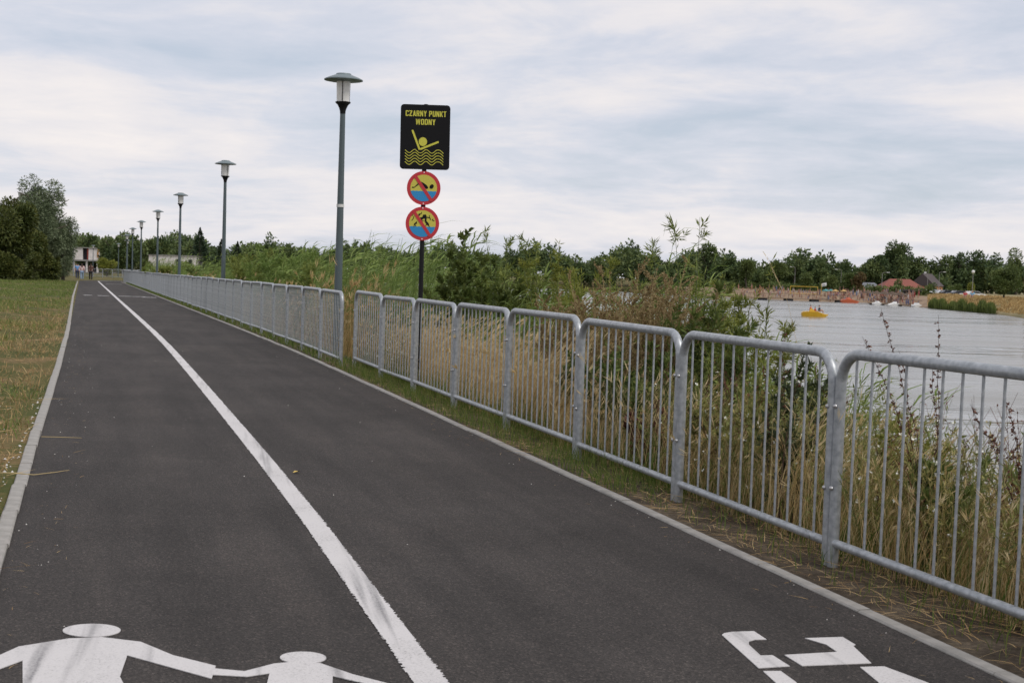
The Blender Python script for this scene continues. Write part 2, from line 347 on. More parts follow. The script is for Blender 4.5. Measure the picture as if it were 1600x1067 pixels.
# ================================================================== setting
def grid_sheet(name, ss, ds, zf, m, parent=None):
    V = []; F = []; k = len(ds)
    for s in ss:
        for d in ds: x, y = ref(s, d); V.append((x, y, gz(y)+zf(s, d)))
    for i in range(len(ss)-1):
        for j in range(k-1): a = i*k+j; F.append((a, a+1, a+k+1, a+k))
    me = bpy.data.meshes.new(name); me.from_pydata(V, [], F); me.materials.append(m); me.shade_smooth(); return link(name, me, parent)
SS = list(np.arange(-14, 30, .8))+list(np.arange(30, 130, 4))+[136, 145, 155, 165, 180, 200, 230, 280, 350]
def lump(s, d): return .025*math.sin(s*2.1+d*3)*math.sin(d*1.7-s*.9)
g = grid_sheet('bank_ground', SS, [-.34, -.2, -.05, .15, .5, .85, 1.2, 2.2, 3, 4, 5.5, 7, 9, 11, 18, 40, 80, 112, 130], lambda s, d: bankz(s, d)+(lump(s*3, d*3)*.5-.012 if d > -.3 else -.012), M['bank_soil']); tag(g, kind='structure')
g.data.materials.append(M['lawn_soil'])
for p in g.data.polygons:
    if p.index//18 >= sum(1 for q in SS if q < 118): p.material_index = 1
g = grid_sheet('lawn_ground', list(np.arange(-14, 130, 1.5))+[136, 150, 170, 200, 250, 320, 420], [-500, -250, -120, -60, -30, -20, -14, -10, -8, -7, -6.2, -5.5, -5, -4.7, -4.5, -4.34, -4.3], lambda s, d: (-.03 if d > -4.32 else .018 if d > -4.6 else lump(s, d)+min(.6, max(0, (-d-5)*.045)))-.012, M['lawn_soil']); tag(g, kind='structure')
g = grid_sheet('lawn_beyond_bend', [131, 140, 150, 165, 185, 220, 300], [-4.6, -2.5, -.1], lambda s, d: -.03, M['lawn_soil']); tag(g, kind='structure')
# asphalt with a bend to the right at the far end
def bend(s, d):
    """path frame that turns right after s=132"""
    if s <= 132: return ref(s, d)
    x0, y0 = ref(132); rad = 18.; a = min((s-132)/rad, R(60)); h = heading(132)
    cx = x0+rad*math.cos(h-math.pi/2); cy = y0+rad*math.sin(h-math.pi/2)
    q = h+math.pi/2-a; r_ = rad-d
    x = cx+r_*math.cos(q); y = cy+r_*math.sin(q); e = (s-132)-rad*a
    return x+e*math.cos(h-a), y+e*math.sin(h-a)
def dl(s): return float(np.interp(s, [-3, 6, 60], [-4.2, -4.265, -4.42]))
def strip(name, ss, d0, d1, dz, m, jit=0, seed=1, frame=ref):
    r = random.Random(seed); V = []; F = []
    for s in ss:
        for d in (d0, d1):
            if d < -3.9 and frame is bend: d = dl(s)
            if name == 'dividing_line': d += float(np.interp(s, [-5, -2.4, 1.5, 4], [-.10, -.065, -.01, 0]))
            x, y = frame(s, d+(r.uniform(-jit, jit)*(.4+abs(math.sin(s*3.1+d*5))+.5*math.sin(s*17+d*9)) if jit else 0)); V.append((x, y, gz(y)+dz))
    for i in range(len(ss)-1): F.append((2*i, 2*i+1, 2*i+3, 2*i+2))
    me = bpy.data.meshes.new(name); me.from_pydata(V, [], F)
    bm = bmesh.new(); bm.from_mesh(me); bmesh.ops.recalc_face_normals(bm, faces=bm.faces)
    if sum(f.normal.z for f in bm.faces) < 0: bmesh.ops.reverse_faces(bm, faces=bm.faces)
    bm.to_mesh(me); bm.free(); me.materials.append(m); return link(name, me)
g = strip('asphalt_path', list(np.arange(-14, 132, 1.0))+list(np.arange(132, 190, 2)), -4.21, -.42, 0, M['asphalt'], .008, 3, bend); tag(g, kind='structure')
# a little fringe of ragged asphalt is covered by the kerbs
ls = list(np.arange(-9, 6, .007))+list(np.arange(6, 20, .03))+list(np.arange(20, 131, .5))+list(np.arange(131, 165, 1))
g = strip('dividing_line', ls, -2.613, -2.487, .004, M['paint'], .0055, 4, bend); tag(g, 'solid white painted line dividing the grey path in two', 'road marking')
# dashes painted across the path far along
for (sa, da, db, lab) in ((63.2, -4.0, -3.6, 'short white dash across the far path, nearest the grass'), (63.0, -3.35, -2.8, 'white dash across the far path just left of the dividing line'), (63.0, -2.35, -1.75, 'white dash across the far path just right of the dividing line'),
                          (63.0, -1.7, -1.1, 'white dash across the far path, second right of the dividing line'), (61.9, -1.3, -.6, 'white dash across the far path nearest the railing'), (112, -2.2, -.9, 'last thin white dash across the path before the bend')):
    g = strip('painted_dash', [sa-.3, sa, sa+.3], da, db, .004, M['paint']); tag(g, lab, 'road marking', 'dashes across the far path')
# kerbs of 1 m stones
def kerb(name, d0, d1, top, s0, s1, seed, label):
    r = random.Random(seed)
    k = strip('kerb', list(np.arange(s0, s1, 2.)), d0-.03-(.2 if d0 < -3 else 0), d1+.03, -.008, M['kerb_bed']); tag(k, label, kind='structure'); k.name = name
    wd = d1-d0; ch = .008
    mb = MB(); pr = [(-wd/2, -.1), (wd/2, -.1), (wd/2, -ch), (wd/2-ch, 0), (-wd/2+ch, 0), (-wd/2, -ch)]
    L_ = .994; P = [(x, -L_/2, z) for x, z in pr]+[(x, L_/2, z) for x, z in pr]; n = 6
    mb.add(P, [tuple(range(n)), tuple(range(2*n-1, n-1, -1))]+[(i, n+i, n+(i+1) % n, (i+1) % n) for i in range(n)])
    me = mb.mesh('kerb_stone', M['kerb'])
    s = s0
    while s < s1:
        x, y = ref(s+.5, (d0+d1)/2+(dl(s+.5)+4.205 if d0 < -3 else 0)+r.uniform(-.004, .004)); o = link('kerb_stone', me, k)
        o.location = (x, y, gz(y)+top+r.uniform(-.004, .004)); o.rotation_euler = (r.uniform(-.003, .003), 0, heading(s)-math.pi/2+(.012 if d0 < -3 and s < 6 else .003 if d0 < -3 and s < 60 else 0)+r.uniform(-.003, .003)); s += 1.0
kerb('kerb_by_railing', -.425, -.35, .012, -8, 132, 1, 'thin pale concrete kerb between path and railing')
kerb('kerb_by_lawn', -4.29, -4.205, .018, -8, 130, 2, 'pale concrete kerb between path and lawn')

# ---------------------------------------------------- painted pictograms
def flat(name, polys, z, m, parent=None):
    mb = MB()
    for p in polys: mb.slab(p, z-.003, z)
    return mb.build(name, m, parent)
def ell(cx, cy, a, b, rot=0, n=28):
    return [(cx+a*math.cos(t)*math.cos(rot)-b*math.sin(t)*math.sin(rot), cy+a*math.cos(t)*math.sin(rot)+b*math.sin(t)*math.cos(rot)) for t in (2*math.pi*k/n for k in range(n))]
ped = empty('pedestrian_pictogram', (-1.4, 4.6, 0)); tag(ped, 'white painted symbol of an adult and child walking hand in hand', 'road marking')
def rel(ps, o): return [(x-o[0], y-o[1]) for x, y in ps]
OP = (-1.4, 4.6)
adult = [(-1.98, 4.72), (-1.91, 4.70), (-1.79, 5.02), (-1.62, 4.55), (-1.48, 3.55), (-1.28, 3.58), (-1.33, 4.2), (-1.18, 4.22), (-1.06, 3.66), (-.88, 3.72), (-1.13, 4.45), (-1.29, 4.66), (-1.38, 4.86), (-1.43, 5.13), (-1.05, 4.87), (-1.07, 5.03), (-1.26, 5.15), (-1.43, 5.32), (-1.6, 5.37), (-1.72, 5.335), (-1.87, 5.2)]
child = [(-1.075, 4.995), (-1.06, 4.915), (-.93, 4.905), (-.855, 4.955), (-.83, 4.72), (-.74, 4.05), (-.63, 4.07), (-.66, 4.42), (-.58, 4.42), (-.5, 4.1), (-.39, 4.14), (-.53, 4.6), (-.61, 4.86), (-.62, 4.945), (-.43, 4.83), (-.40, 4.87), (-.55, 4.975), (-.69, 5.105), (-.78, 5.115), (-.86, 5.08), (-.95, 4.97)]
flat('adult_figure', [rel(adult, OP)], .0045, M['paint'], ped); flat('adult_head', [rel(ell(-1.67, 5.467, .118, .098, -.25), OP)], .0045, M['paint'], ped)
flat('child_figure', [rel(child, OP)], .0055, M['paint'], ped); flat('child_head', [rel(ell(-.765, 5.175, .09, .08, -.25), OP)], .0045, M['paint'], ped)
bic = empty('bicycle_pictogram', (1.25, 5.0, 0)); tag(bic, 'white painted bicycle symbol on the path beside the railing', 'road marking'); OB = (1.25, 5.0)
arc = [(1.08, 5.79), (.98, 5.765), (.945, 5.74), (.93, 5.71), (1.0, 5.23), (1.13, 5.27), (1.09, 5.42), (1.04, 5.41), (1.02, 5.57), (1.03, 5.62), (1.06, 5.65), (1.11, 5.66)]
flat('handlebar', [rel(arc, OB)], .0045, M['paint'], bic)
flat('saddle', [rel([(1.28, 5.7), (1.35, 5.61), (1.37, 5.5), (1.14, 5.43), (1.18, 5.28), (1.47, 5.35), (1.46, 5.6), (1.475, 5.62), (1.45, 5.74)], OB)], .0045, M['paint'], bic)
flat('fork', [rel([(1.01, 5.19), (1.03, 5.05), (1.06, 4.72), (1.13, 4.73), (1.11, 5.06), (1.08, 5.2)], OB)], .0045, M['paint'], bic)
flat('seat_stay', [rel([(1.41, 5.29), (1.43, 5.09), (1.37, 4.8), (1.43, 4.78), (1.50, 5.06), (1.60, 4.86), (1.67, 4.89), (1.62, 5.11), (1.51, 5.31)], OB)], .0045, M['paint'], bic)
def ringpoly(cx, cy, a, b, t=.055, n=32):
    o = ell(cx, cy, a, b, .0, n); i = ell(cx, cy, a-t, b-t*1.6, .0, n); return [[o[k], o[(k+1) % n], i[(k+1) % n], i[k]] for k in range(n)]
for cx, cy in ((1.09, 4.42), (1.66, 4.56)):
    flat('wheel', [rel(q, OB) for q in ringpoly(cx, cy, .23, .34)], .0045, M['paint'], bic)

# ================================================================== railing
PITCH = 2.047
def tube_u(W, H_, rad, r, n=12):
    x0 = -W/2+rad; pts = [(x0, 0, -.25), (x0, 0, .3), (x0, 0, H_-rad-r)]
    for k in range(1, 8):
        a = k/8*math.pi/2; pts.append((x0+r-r*math.cos(a), 0, H_-rad-r+r*math.sin(a)))
    pts += [(x0+r, 0, H_-rad), (0, 0, H_-rad)]
    pts += [(-x, y, z) for x, y, z in pts[-2::-1]]
    return MB().tube(pts, rad, n)
TOPH = 1.175; TR = .0295
ME_FR = tube_u(PITCH-.004, TOPH, TR, .17).mesh('panel_frame', M['galv'], True)
ME_RAIL = MB().tube([(-PITCH/2+.05, 0, .125), (PITCH/2-.05, 0, .125)], .0235, 12).mesh('bottom_rail', M['galv'], True)
ME_BAR = MB().tube([(0, 0, .13), (0, 0, TOPH-TR)], .0074, 8).mesh('bar', M['galv'], True)
ME_BOLT = MB().lathe([(.013, 0), (.013, .004), (.009, .010), (.003, .012)], n=8).mesh('bolt', M['bolt'], True)
NB = 12
def railing(name, label, posts, nbars, full):
    """posts: list of (x,y); one panel between each two"""
    root = empty(name, (posts[0][0], posts[0][1], gz(posts[0][1]))); tag(root, label, 'railing'); o0 = Vector(root.location); rest = MB()
    for i, (a, b) in enumerate(zip(posts, posts[1:])):
        rv = random.Random(i*7+len(posts))
        m = ((a[0]+b[0])/2, (a[1]+b[1])/2); rz = math.atan2(b[1]-a[1], b[0]-a[0]); za, zb = gz(a[1]), gz(b[1])
        f = link('panel_frame', ME_FR, root); f.location = Vector((m[0], m[1], (za+zb)/2+rv.uniform(-.012, .012)))-o0
        f.rotation_euler = (rv.uniform(-.008, .008), -math.atan2(zb-za, PITCH)+rv.uniform(-.005, .005), rz)
        link('bottom_rail', ME_RAIL, f)
        if i < full:
            for k in range(NB):
                q = link('bar', ME_BAR, f); q.location = (-PITCH/2+.03+(PITCH-.06)*(k+1)/(NB+1), 0, 0)
        else:
            for k in range(NB):
                t = (k+1)/(NB+1); x = a[0]+(b[0]-a[0])*t-o0.x; y = a[1]+(b[1]-a[1])*t-o0.y; z = za+(zb-za)*t-o0.z
                rest.tube([(x, y, z+.13), (x, y, z+TOPH-TR)], .0074, 4)
        if i < 14:
            for sx in (-1, 1):
                for z in (.42, .86):
                    q = link('bolt', ME_BOLT, f); q.location = (sx*(PITCH/2-.034), .029 if True else 0, z); q.rotation_euler = (-math.pi/2, 0, 0)
    if rest.v:
        r_ = rest.build('bars', M['galv'], root); r_['kind'] = 'stuff'
    return root
near_posts = [ref(s) for s in [-3*PITCH+k*PITCH for k in range(11)]]      # ends at s = 7*PITCH
railing('railing', 'galvanised tube railing nearest the camera, right of the path up to the gap', near_posts, NB, 99)
fp = [ref(14.40+k*PITCH, -.19) for k in range(58)]
fp += [bend(14.40+57*PITCH+k*PITCH, -.19) for k in range(1, 9)]
railing('railing', 'long galvanised railing receding from the gap beside the lamp post', fp, NB, 25)
e0, e1 = Vector((-64.5, 191.5)), Vector((-43.5, 177)); nE = int((e1-e0).length/PITCH)
railing('railing', 'far grey railing closing off the bend behind the walkers', [tuple(e0+(e1-e0).normalized()*PITCH*k) for k in range(nE+1)], NB, 0)

# ================================================================== lamp posts
def make_lamp():
    root = empty('lamp_post')
    MB().lathe([(.072, -.3), (.072, .5), (.066, 1.2), (.044, 4.09)], n=16).build('pole', M['lamp_pole'], root, True)
    MB().lathe([(.09, -.05), (.09, .02), (.075, .05)], n=16).build('base_collar', M['lamp_pole'], root, True)
    MB().lathe([(.046, 4.05), (.05, 4.10), (.062, 4.14), (.09, 4.20), (.128, 4.235), (.13, 4.25), (.10, 4.255)], n=20).build('bracket_cone', M['black'], root, True)
    gl = MB().lathe([(.108, 4.25), (.118, 4.60)], n=20).build('glass_cylinder', M['lamp_glass'], root, True)
    for k in range(3):
        a = 2*math.pi*k/3+.55; c, s = math.cos(a), math.sin(a)
        MB().tube([(.116*c, .116*s, 4.25), (.124*c, .124*s, 4.62)], .007, 6).build('rod', M['black'], gl)
    MB().lathe([(.11, 4.585), (.30, 4.605), (.327, 4.61), (.325, 4.625), (.25, 4.66), (.13, 4.705), (.125, 4.722), (.05, 4.73), (.02, 4.735)], n=32).build('cap', M['lamp_cap'], root, True)
    return root
LAMPS = [(-2.91, 22.6), (-8.75, 41.0), (-14.5, 59.0), (-20.1, 76.7), (-25.9, 94.5), (-31.4, 112), (-38.4, 135), (-45.3, 159.5), (-53.9, 185.5), (-64.3, 208), (-71.5, 221)]
ORD = ['nearest lamp post, tall and grey green, beside the railing gap', 'second lamp post along the railing, counting from the sign', 'third lamp post along the railing, counting from the sign', 'fourth lamp post along the receding railing', 'fifth lamp post along the receding railing',
       'sixth lamp post along the receding railing', 'seventh lamp post, upper of two heads seen in line', 'eighth lamp post, lower of two heads seen in line', 'small lamp post by itself before the dark trees beyond the railing end', 'distant lamp post in front of the unfinished house', 'most distant lamp post, beside the willow edge']
lp = make_lamp()
for i, (x, y) in enumerate(LAMPS):
    o = lp if i == 0 else copy_tree(lp)
    x *= 1.084; y *= 1.084; o.scale = (1.058,)*3
    o.location = (x, y, gz(y)-.02); o.rotation_euler = (0, 0, i*.7); tag(o, ORD[i], 'lamp post', 'lamp posts along the path')
st = MB().lathe([(.0655, 2.48), (.065, 2.53)], n=16).build('sticker', M['sticker'], lp)

# ================================================================== warning sign
SX, SY = -1.2, 17.6
sg = empty('warning_sign', (SX, SY, bankz(10.6, .7))); tag(sg, 'black post with black drowning warning board and two round prohibition signs', 'sign'); z0 = sg.location.z
MB().lathe([(.03, -.2), (.03, 3.64-z0), (.012, 3.645-z0)], n=14).build('pole', M['black'], sg, True)
def rounded(w_, h, r, n=6):
    p = []
    for cx, cz, a0 in ((w_/2-r, h/2-r, 0), (-w_/2+r, h/2-r, 90), (-w_/2+r, -h/2+r, 180), (w_/2-r, -h/2+r, 270)):
        p += [(cx+r*math.cos(R(a0+90*k/n)), cz+r*math.sin(R(a0+90*k/n))) for k in range(n+1)]
    return p
bd = MB().prism(rounded(.635, .825, .045), -.043, -.035).build('board', M['sign_black'], sg); bd.location = (0, 0, 3.22-z0); bd.rotation_euler = (0, R(-.5), R(4))
YF = -.0445
def q3(x, y): return ((x-437)/1183., -(y-530)/1183.)
def plate(name, polys, m, parent, y, th=.0015):
    mb = MB()
    for p in polys: mb.prism(p, y, y+th)
    return mb.build(name, m, parent)
def stroke(a, b, w_):
    a, b = Vector(a), Vector(b); d = (b-a).normalized(); n = Vector((-d.y, d.x))*w_/2
    p = []
    for k in range(7): t = math.pi*k/6; p.append(tuple(b+n*math.cos(t)+d*w_/2*math.sin(t)))
    return [tuple(a+n)]+p+[tuple(a-n)]
B_ = lambda x0, x1, y0, y1: [(x0, y0), (x1, y0), (x1, y1), (x0, y1)]
GL = {  # bold condensed capitals: strokes in a cell 0.6 wide and 1 high
 'C': [B_(0, .2, .07, .93), B_(.06, .54, .83, 1), B_(.06, .54, 0, .17), B_(.42, .6, .70, .93), B_(.42, .6, .07, .30)], 'Z': [B_(0, .58, .83, 1), B_(0, .58, 0, .17), [(0, .17), (.24, .17), (.58, .83), (.34, .83)]],
 'A': [[(0, 0), (.19, 0), (.41, 1), (.21, 1)], [(.43, 0), (.62, 0), (.41, 1), (.21, 1)], B_(.14, .48, .2, .36)], 'R': [B_(0, .2, 0, 1), B_(.1, .5, .84, 1), B_(.1, .5, .42, .58), B_(.38, .58, .5, .93), [(.38, 0), (.6, 0), (.5, .5), (.3, .5)]],
 'N': [B_(0, .18, 0, 1), B_(.42, .6, 0, 1), [(0, 1), (.2, 1), (.6, 0), (.4, 0)]], 'Y': [[(0, 1), (.2, 1), (.4, .42), (.2, .42)], [(.4, 1), (.6, 1), (.4, .42), (.2, .42)], B_(.2, .4, 0, .46)],
 'P': [B_(0, .2, 0, 1), B_(.1, .5, .84, 1), B_(.1, .5, .38, .54), B_(.38, .58, .45, .93)], 'U': [B_(0, .2, .07, 1), B_(.4, .6, .07, 1), B_(.06, .54, 0, .18)], 'K': [B_(0, .2, 0, 1), [(.18, .42), (.4, 1), (.61, 1), (.28, .36)], [(.2, .56), (.4, 0), (.62, 0), (.34, .66)]],
 'T': [B_(0, .58, .83, 1), B_(.19, .39, 0, .9)], 'W': [[(0, 1), (.18, 1), (.29, 0), (.13, 0)], [(.13, 0), (.29, 0), (.5, 1), (.36, 1)], [(.36, 1), (.5, 1), (.73, 0), (.57, 0)], [(.57, 0), (.73, 0), (.86, 1), (.68, 1)]],
 'O': [B_(0, .2, .07, .93), B_(.4, .6, .07, .93), B_(.06, .54, .83, 1), B_(.06, .54, 0, .17)], 'D': [B_(0, .2, 0, 1), B_(.1, .5, .83, 1), B_(.1, .5, 0, .17), B_(.4, .6, .1, .9)]}
def text(body, x, z, w_, h):
    adv = [0]
    for c in body: adv.append(adv[-1]+(.34 if c == ' ' else .98 if c == 'W' else .71))
    tot = adv[-1]-.11; k = 0
    for c, a0 in zip(body, adv):
        if c == ' ': continue
        mb = MB()
        for p in GL[c]: k += 1; mb.prism([(x+((a0+px_)/tot-.5)*w_, z+(pz_-.5)*h) for px_, pz_ in p], YF-.0002*(k % 7), YF+.001)
        mb.build('letter', M['sign_yellow'], bd)
a, b = q3(445, 178); text('CZARNY PUNKT', a, b, .522, .072)
a, b = q3(440, 303); text('WODNY', a, b, .252, .072)
plate('arms', [stroke(q3(358, 722), q3(247, 440), .025), stroke(q3(366, 714), q3(632, 600), .025)], M['sign_yellow'], bd, YF)
hx, hz = q3(405, 600); plate('head', [ell(hx, hz, .0535, .056)], M['sign_yellow'], bd, YF)
for k in range(5):
    pts = []
    for j in range(57):
        x = 137+581*j/56; ph = (x-200)/172*2*math.pi
        y = 745+k*44.5-26*(-math.cos(ph)) if x < 640 else 745+k*44.5-26+(x-640)**2/78**2*52
        if k == 0 and 300 < x < 345: y += 8
        pts.append(q3(x, y))
    polys = []
    for p, q in zip(pts, pts[1:]):
        p, q = Vector(p), Vector(q); n = Vector((-(q-p).y, (q-p).x)).normalized()*.0042; polys.append([tuple(p+n), tuple(q+n), tuple(q-n), tuple(p-n)])
    plate('wave', polys, M['sign_yellow'], bd, YF)
def q1(x, y): return ((x-557)/2080., -(y-545)/2080.)
def round_sign(z, label, figs, off):
    pl = MB().prism(ell(0, 0, .216, .216, n=48), -.043, -.036).build('round_plate', M['sign_red'], sg); pl.location = (off, 0, z-z0); pl.rotation_euler = (0, 0, R(5)); pl['label'] = label
    plate('yellow_field', [ell(0, 0, .171, .171, n=48)], M['sign_olive'], pl, -.0445)
    wl = -.042; p = []
    a0 = math.asin(wl/.1705)
    for k in range(25): t = math.pi-a0+(math.pi+2*a0)*k/24; p.append((.1705*math.cos(t), .1705*math.sin(t)))
    xe = .1705*math.cos(a0)
    top = [(xe-2*xe*k/30, wl+.006*abs(math.sin(k*.75))) for k in range(1, 30)]
    plate('water', [p+top], M['sign_blue'], pl, -.046)
    plate('figure', figs, M['sign_black'], pl, -.0475)
    plate('slash', [stroke((-.112, .15), (.098, -.15), .04)], M['sign_red'], pl, -.049)
    for zz_ in (.198, -.198):
        rv = MB().lathe([(.009, 0), (.006, .003)], n=8).build('rivet', M['rivet'], pl); rv.location = (0, -.043, zz_); rv.rotation_euler = (R(90), 0, 0)
sw = [[q1(*p) for p in [(245, 530), (262, 518), (300, 525), (330, 495), (400, 425), (445, 385), (490, 380), (545, 405), (620, 455), (665, 500), (678, 540), (650, 565), (615, 560), (545, 490), (490, 440), (440, 440), (350, 510), (310, 540), (265, 553), (245, 548)]], ell(*q1(768, 497), .031, .024, R(55))]
round_sign(2.57, 'round sign with a swimmer crossed out over blue water', sw, .0)
def q2(x, y): return ((x-533)/2080., -(y-540)/2080.)
def blob(ps): return [q2(*p) for p in ps]
fg = [blob([(370, 400), (430, 385), (500, 375), (540, 340), (545, 300), (580, 300), (610, 290), (635, 320), (640, 355), (720, 360), (735, 370), (760, 430), (745, 435), (715, 385), (645, 378), (640, 430), (640, 470), (690, 510), (710, 545), (715, 580), (735, 630), (715, 625), (690, 580), (650, 570), (610, 600), (600, 592), (640, 555), (615, 510), (590, 470), (600, 400), (560, 405), (520, 440), (500, 475), (440, 475), (470, 440), (480, 415), (430, 405), (380, 415)]),
      blob([(395, 330), (430, 325), (415, 290), (450, 275), (490, 270), (500, 225), (515, 235), (508, 275), (470, 300), (440, 345), (400, 345)]),
      blob([(235, 335), (270, 310), (290, 318), (250, 345)]), blob([(295, 350), (308, 352), (290, 430), (255, 465), (235, 460), (270, 430)]),
      blob([(370, 480), (390, 510), (380, 555), (345, 560), (350, 590), (378, 615), (350, 612), (325, 570), (312, 645), (300, 640), (312, 545), (350, 515)]),
      blob([(705, 300), (722, 320), (735, 375), (718, 370), (712, 330)]), blob([(820, 385), (812, 425), (855, 455), (820, 462), (785, 435)]),
      blob([(530, 455), (575, 460), (550, 478), (510, 470)])]
round_sign(2.115, 'round sign with tumbling black figures crossed out over blue water', fg, -.004)
for z in (3.5, 2.95):
    MB().box((0, -.033, z-z0), (.1, .012, .03)).build('clamp', M['black'], sg)

# ================================================================== lake and far shore
sh_b = [-75, -45, -30, -24, -19, -15, -12, -8, -4, 0, 4, 7, 9.5, 11.4, 12.6, 14.2, 15.2, 16.8, 18, 19.6, 21, 24, 30, 45, 70]
sh_r = [420, 420, 430, 420, 440, 460, 470, 470, 460, 440, 400, 365, 345, 326, 322, 332, 318, 283, 262, 238, 200, 175, 150, 120, 100]
def shore(b): return float(np.interp(b, sh_b, sh_r))
def pol(b, r, z): return (r*math.sin(R(b)), r*math.cos(R(b)), z)
bs = list(np.arange(-75, 70.1, .6)); rings = [(0, -3.2), (1.0, -2.45), (4, -2.15), (14, -1.3), (32, -.35), (60, .2), (140, .3), (600, .6), (2500, 1)]
V = []; F = []; k = len(rings)
for b in bs:
    for dr, z in rings: V.append(pol(b, shore(b)+dr+(random.Random(int(b*10)).uniform(-1, 1) if dr < 5 else 0), z))
for i in range(len(bs)-1):
    for j in range(k-1): q = i*k+j; F.append((q, q+k, q+k+1, q+1))
me = bpy.data.meshes.new('far_shore_ground'); me.from_pydata(V, [], F); me.materials.append(M['field']); me.materials.append(M['sand']); me.materials.append(M['lawn_soil']); me.shade_smooth()
for i in range(len(bs)-1):
    for j in range(k-1):
        if 7 < bs[i] < 16.9 and j < 4: me.polygons[i*(k-1)+j].material_index = 1
        elif bs[i] <= 7 or (bs[i] < 16.9 and j >= 4): me.polygons[i*(k-1)+j].material_index = 2
g = link('far_shore_ground', me); tag(g, kind='structure')
g = npmesh('lake_water', np.array([(-900, -200, -2.5), (900, -200, -2.5), (900, 900, -2.5), (-900, 900, -2.5)]), np.array([[0, 1, 2, 3]]), M['water']); g = link('lake_water', g); tag(g, kind='structure')
g = npmesh('lake_bed', np.array([(-4000, -1500, -5), (4000, -1500, -5), (4000, 4000, -5), (-4000, 4000, -5)]), np.array([[0, 1, 2, 3]]), M['field']); g = link('ground', g); tag(g, kind='structure')
#@@PART2
# ================================================================== trees
def unit(r, n):
    v = r.normal(size=(n, 3)); return v/np.linalg.norm(v, axis=1, keepdims=True)
def crown_pts(fo, c, rx, rz, lobes, n, size, asp=.55, droop=0., gap=.0):
    """leaf clumps through several lobes of an uneven crown"""
    r = fo.r; lc = unit(r, lobes)*(r.random((lobes, 1))**.5)*np.array([rx*.68, rx*.68, rz*.72])+np.array(c)
    lr = r.uniform(.26, .5, lobes)*(9/max(lobes, 9))**.45
    i = r.integers(0, lobes, n); d = unit(r, n); rad = (r.random(n)**.45)[:, None]
    P = lc[i]+d*rad*(lr[i][:, None]*np.array([rx, rx, rz]))*1.05
    D = d+.7*unit(r, n)+np.array([0, 0, -droop])
    t = r.random(n)*.55+.45*r.random(lobes)[i]
    fo.leaves(P, D, size*r.uniform(.6, 1.4, n), size*asp*r.uniform(.7, 1.3, n), t)
def trunk_mesh(h, r0, w_, seed, n=7, limbs=5):
    r = random.Random(seed); mb = MB(); pts = [(0, 0, -.3)]
    x = y = 0
    for k in range(1, 6): x += r.uniform(-.03, .03)*h; y += r.uniform(-.03, .03)*h; pts.append((x, y, h*.75*k/5))
    mb.tube(pts, [r0*1.15, r0*.95, r0*.8, r0*.6, r0*.4, r0*.2], n)
    for k in range(limbs):
        q = pts[2+k % 3]; a = r.uniform(0, 6.28); e = (q[0]+math.cos(a)*w_*.32, q[1]+math.sin(a)*w_*.32, q[2]+h*r.uniform(.15, .3))
        m_ = [(q[j]+e[j])/2+(0 if j < 2 else .05*h) for j in range(3)]
        mb.tube([q, m_, e], [r0*.4, r0*.28, r0*.1], 5)
    return mb
def tree(name, label, x, y, zb, h, w_, m, seed, n=1500, size=.5, low=.25, lobes=9, group=None, droop=0., asp=.55):
    root = empty(name, (x, y, zb)); tag(root, label, 'tree', group)
    trunk_mesh(h, h*.022+.04, w_, seed).build('trunk', M['bark'], root)
    fo = Fol(seed); cz = h*(low+1)/2; crown_pts(fo, (0, 0, cz), w_/2, h*(1-low)/2, lobes, n, size, asp, droop)
    fo.build('crown', M[m], root); return root
def conifer(name, label, x, y, zb, h, w_, seed, n=2200, group=None):
    root = empty(name, (x, y, zb)); tag(root, label, 'tree', group)
    MB().tube([(0, 0, -.3), (0, 0, h*.5), (0, 0, h*.97)], [h*.02, h*.013, .02], 7).build('trunk', M['bark'], root)
    fo = Fol(seed); r = fo.r; t = r.random(n)**.7; lay = np.clip(t+.03*np.sin(t*60), 0, .985)
    a = r.random(n)*6.283; rad = (1-lay)*(w_/2)*np.sqrt(r.random(n))*(.75+.5*np.sin(a*3+lay*9)**2)
    P = np.stack([rad*np.cos(a), rad*np.sin(a), h*(.1+.9*(lay+.08*r.random(n)))-rad*.25], 1)
    D = np.stack([np.cos(a), np.sin(a), -.25+.4*r.random(n)], 1); fo.leaves(P, D, h*.085*(1.15-lay), h*.035, None)
    fo.build('crown', M['conifer'], root); return root
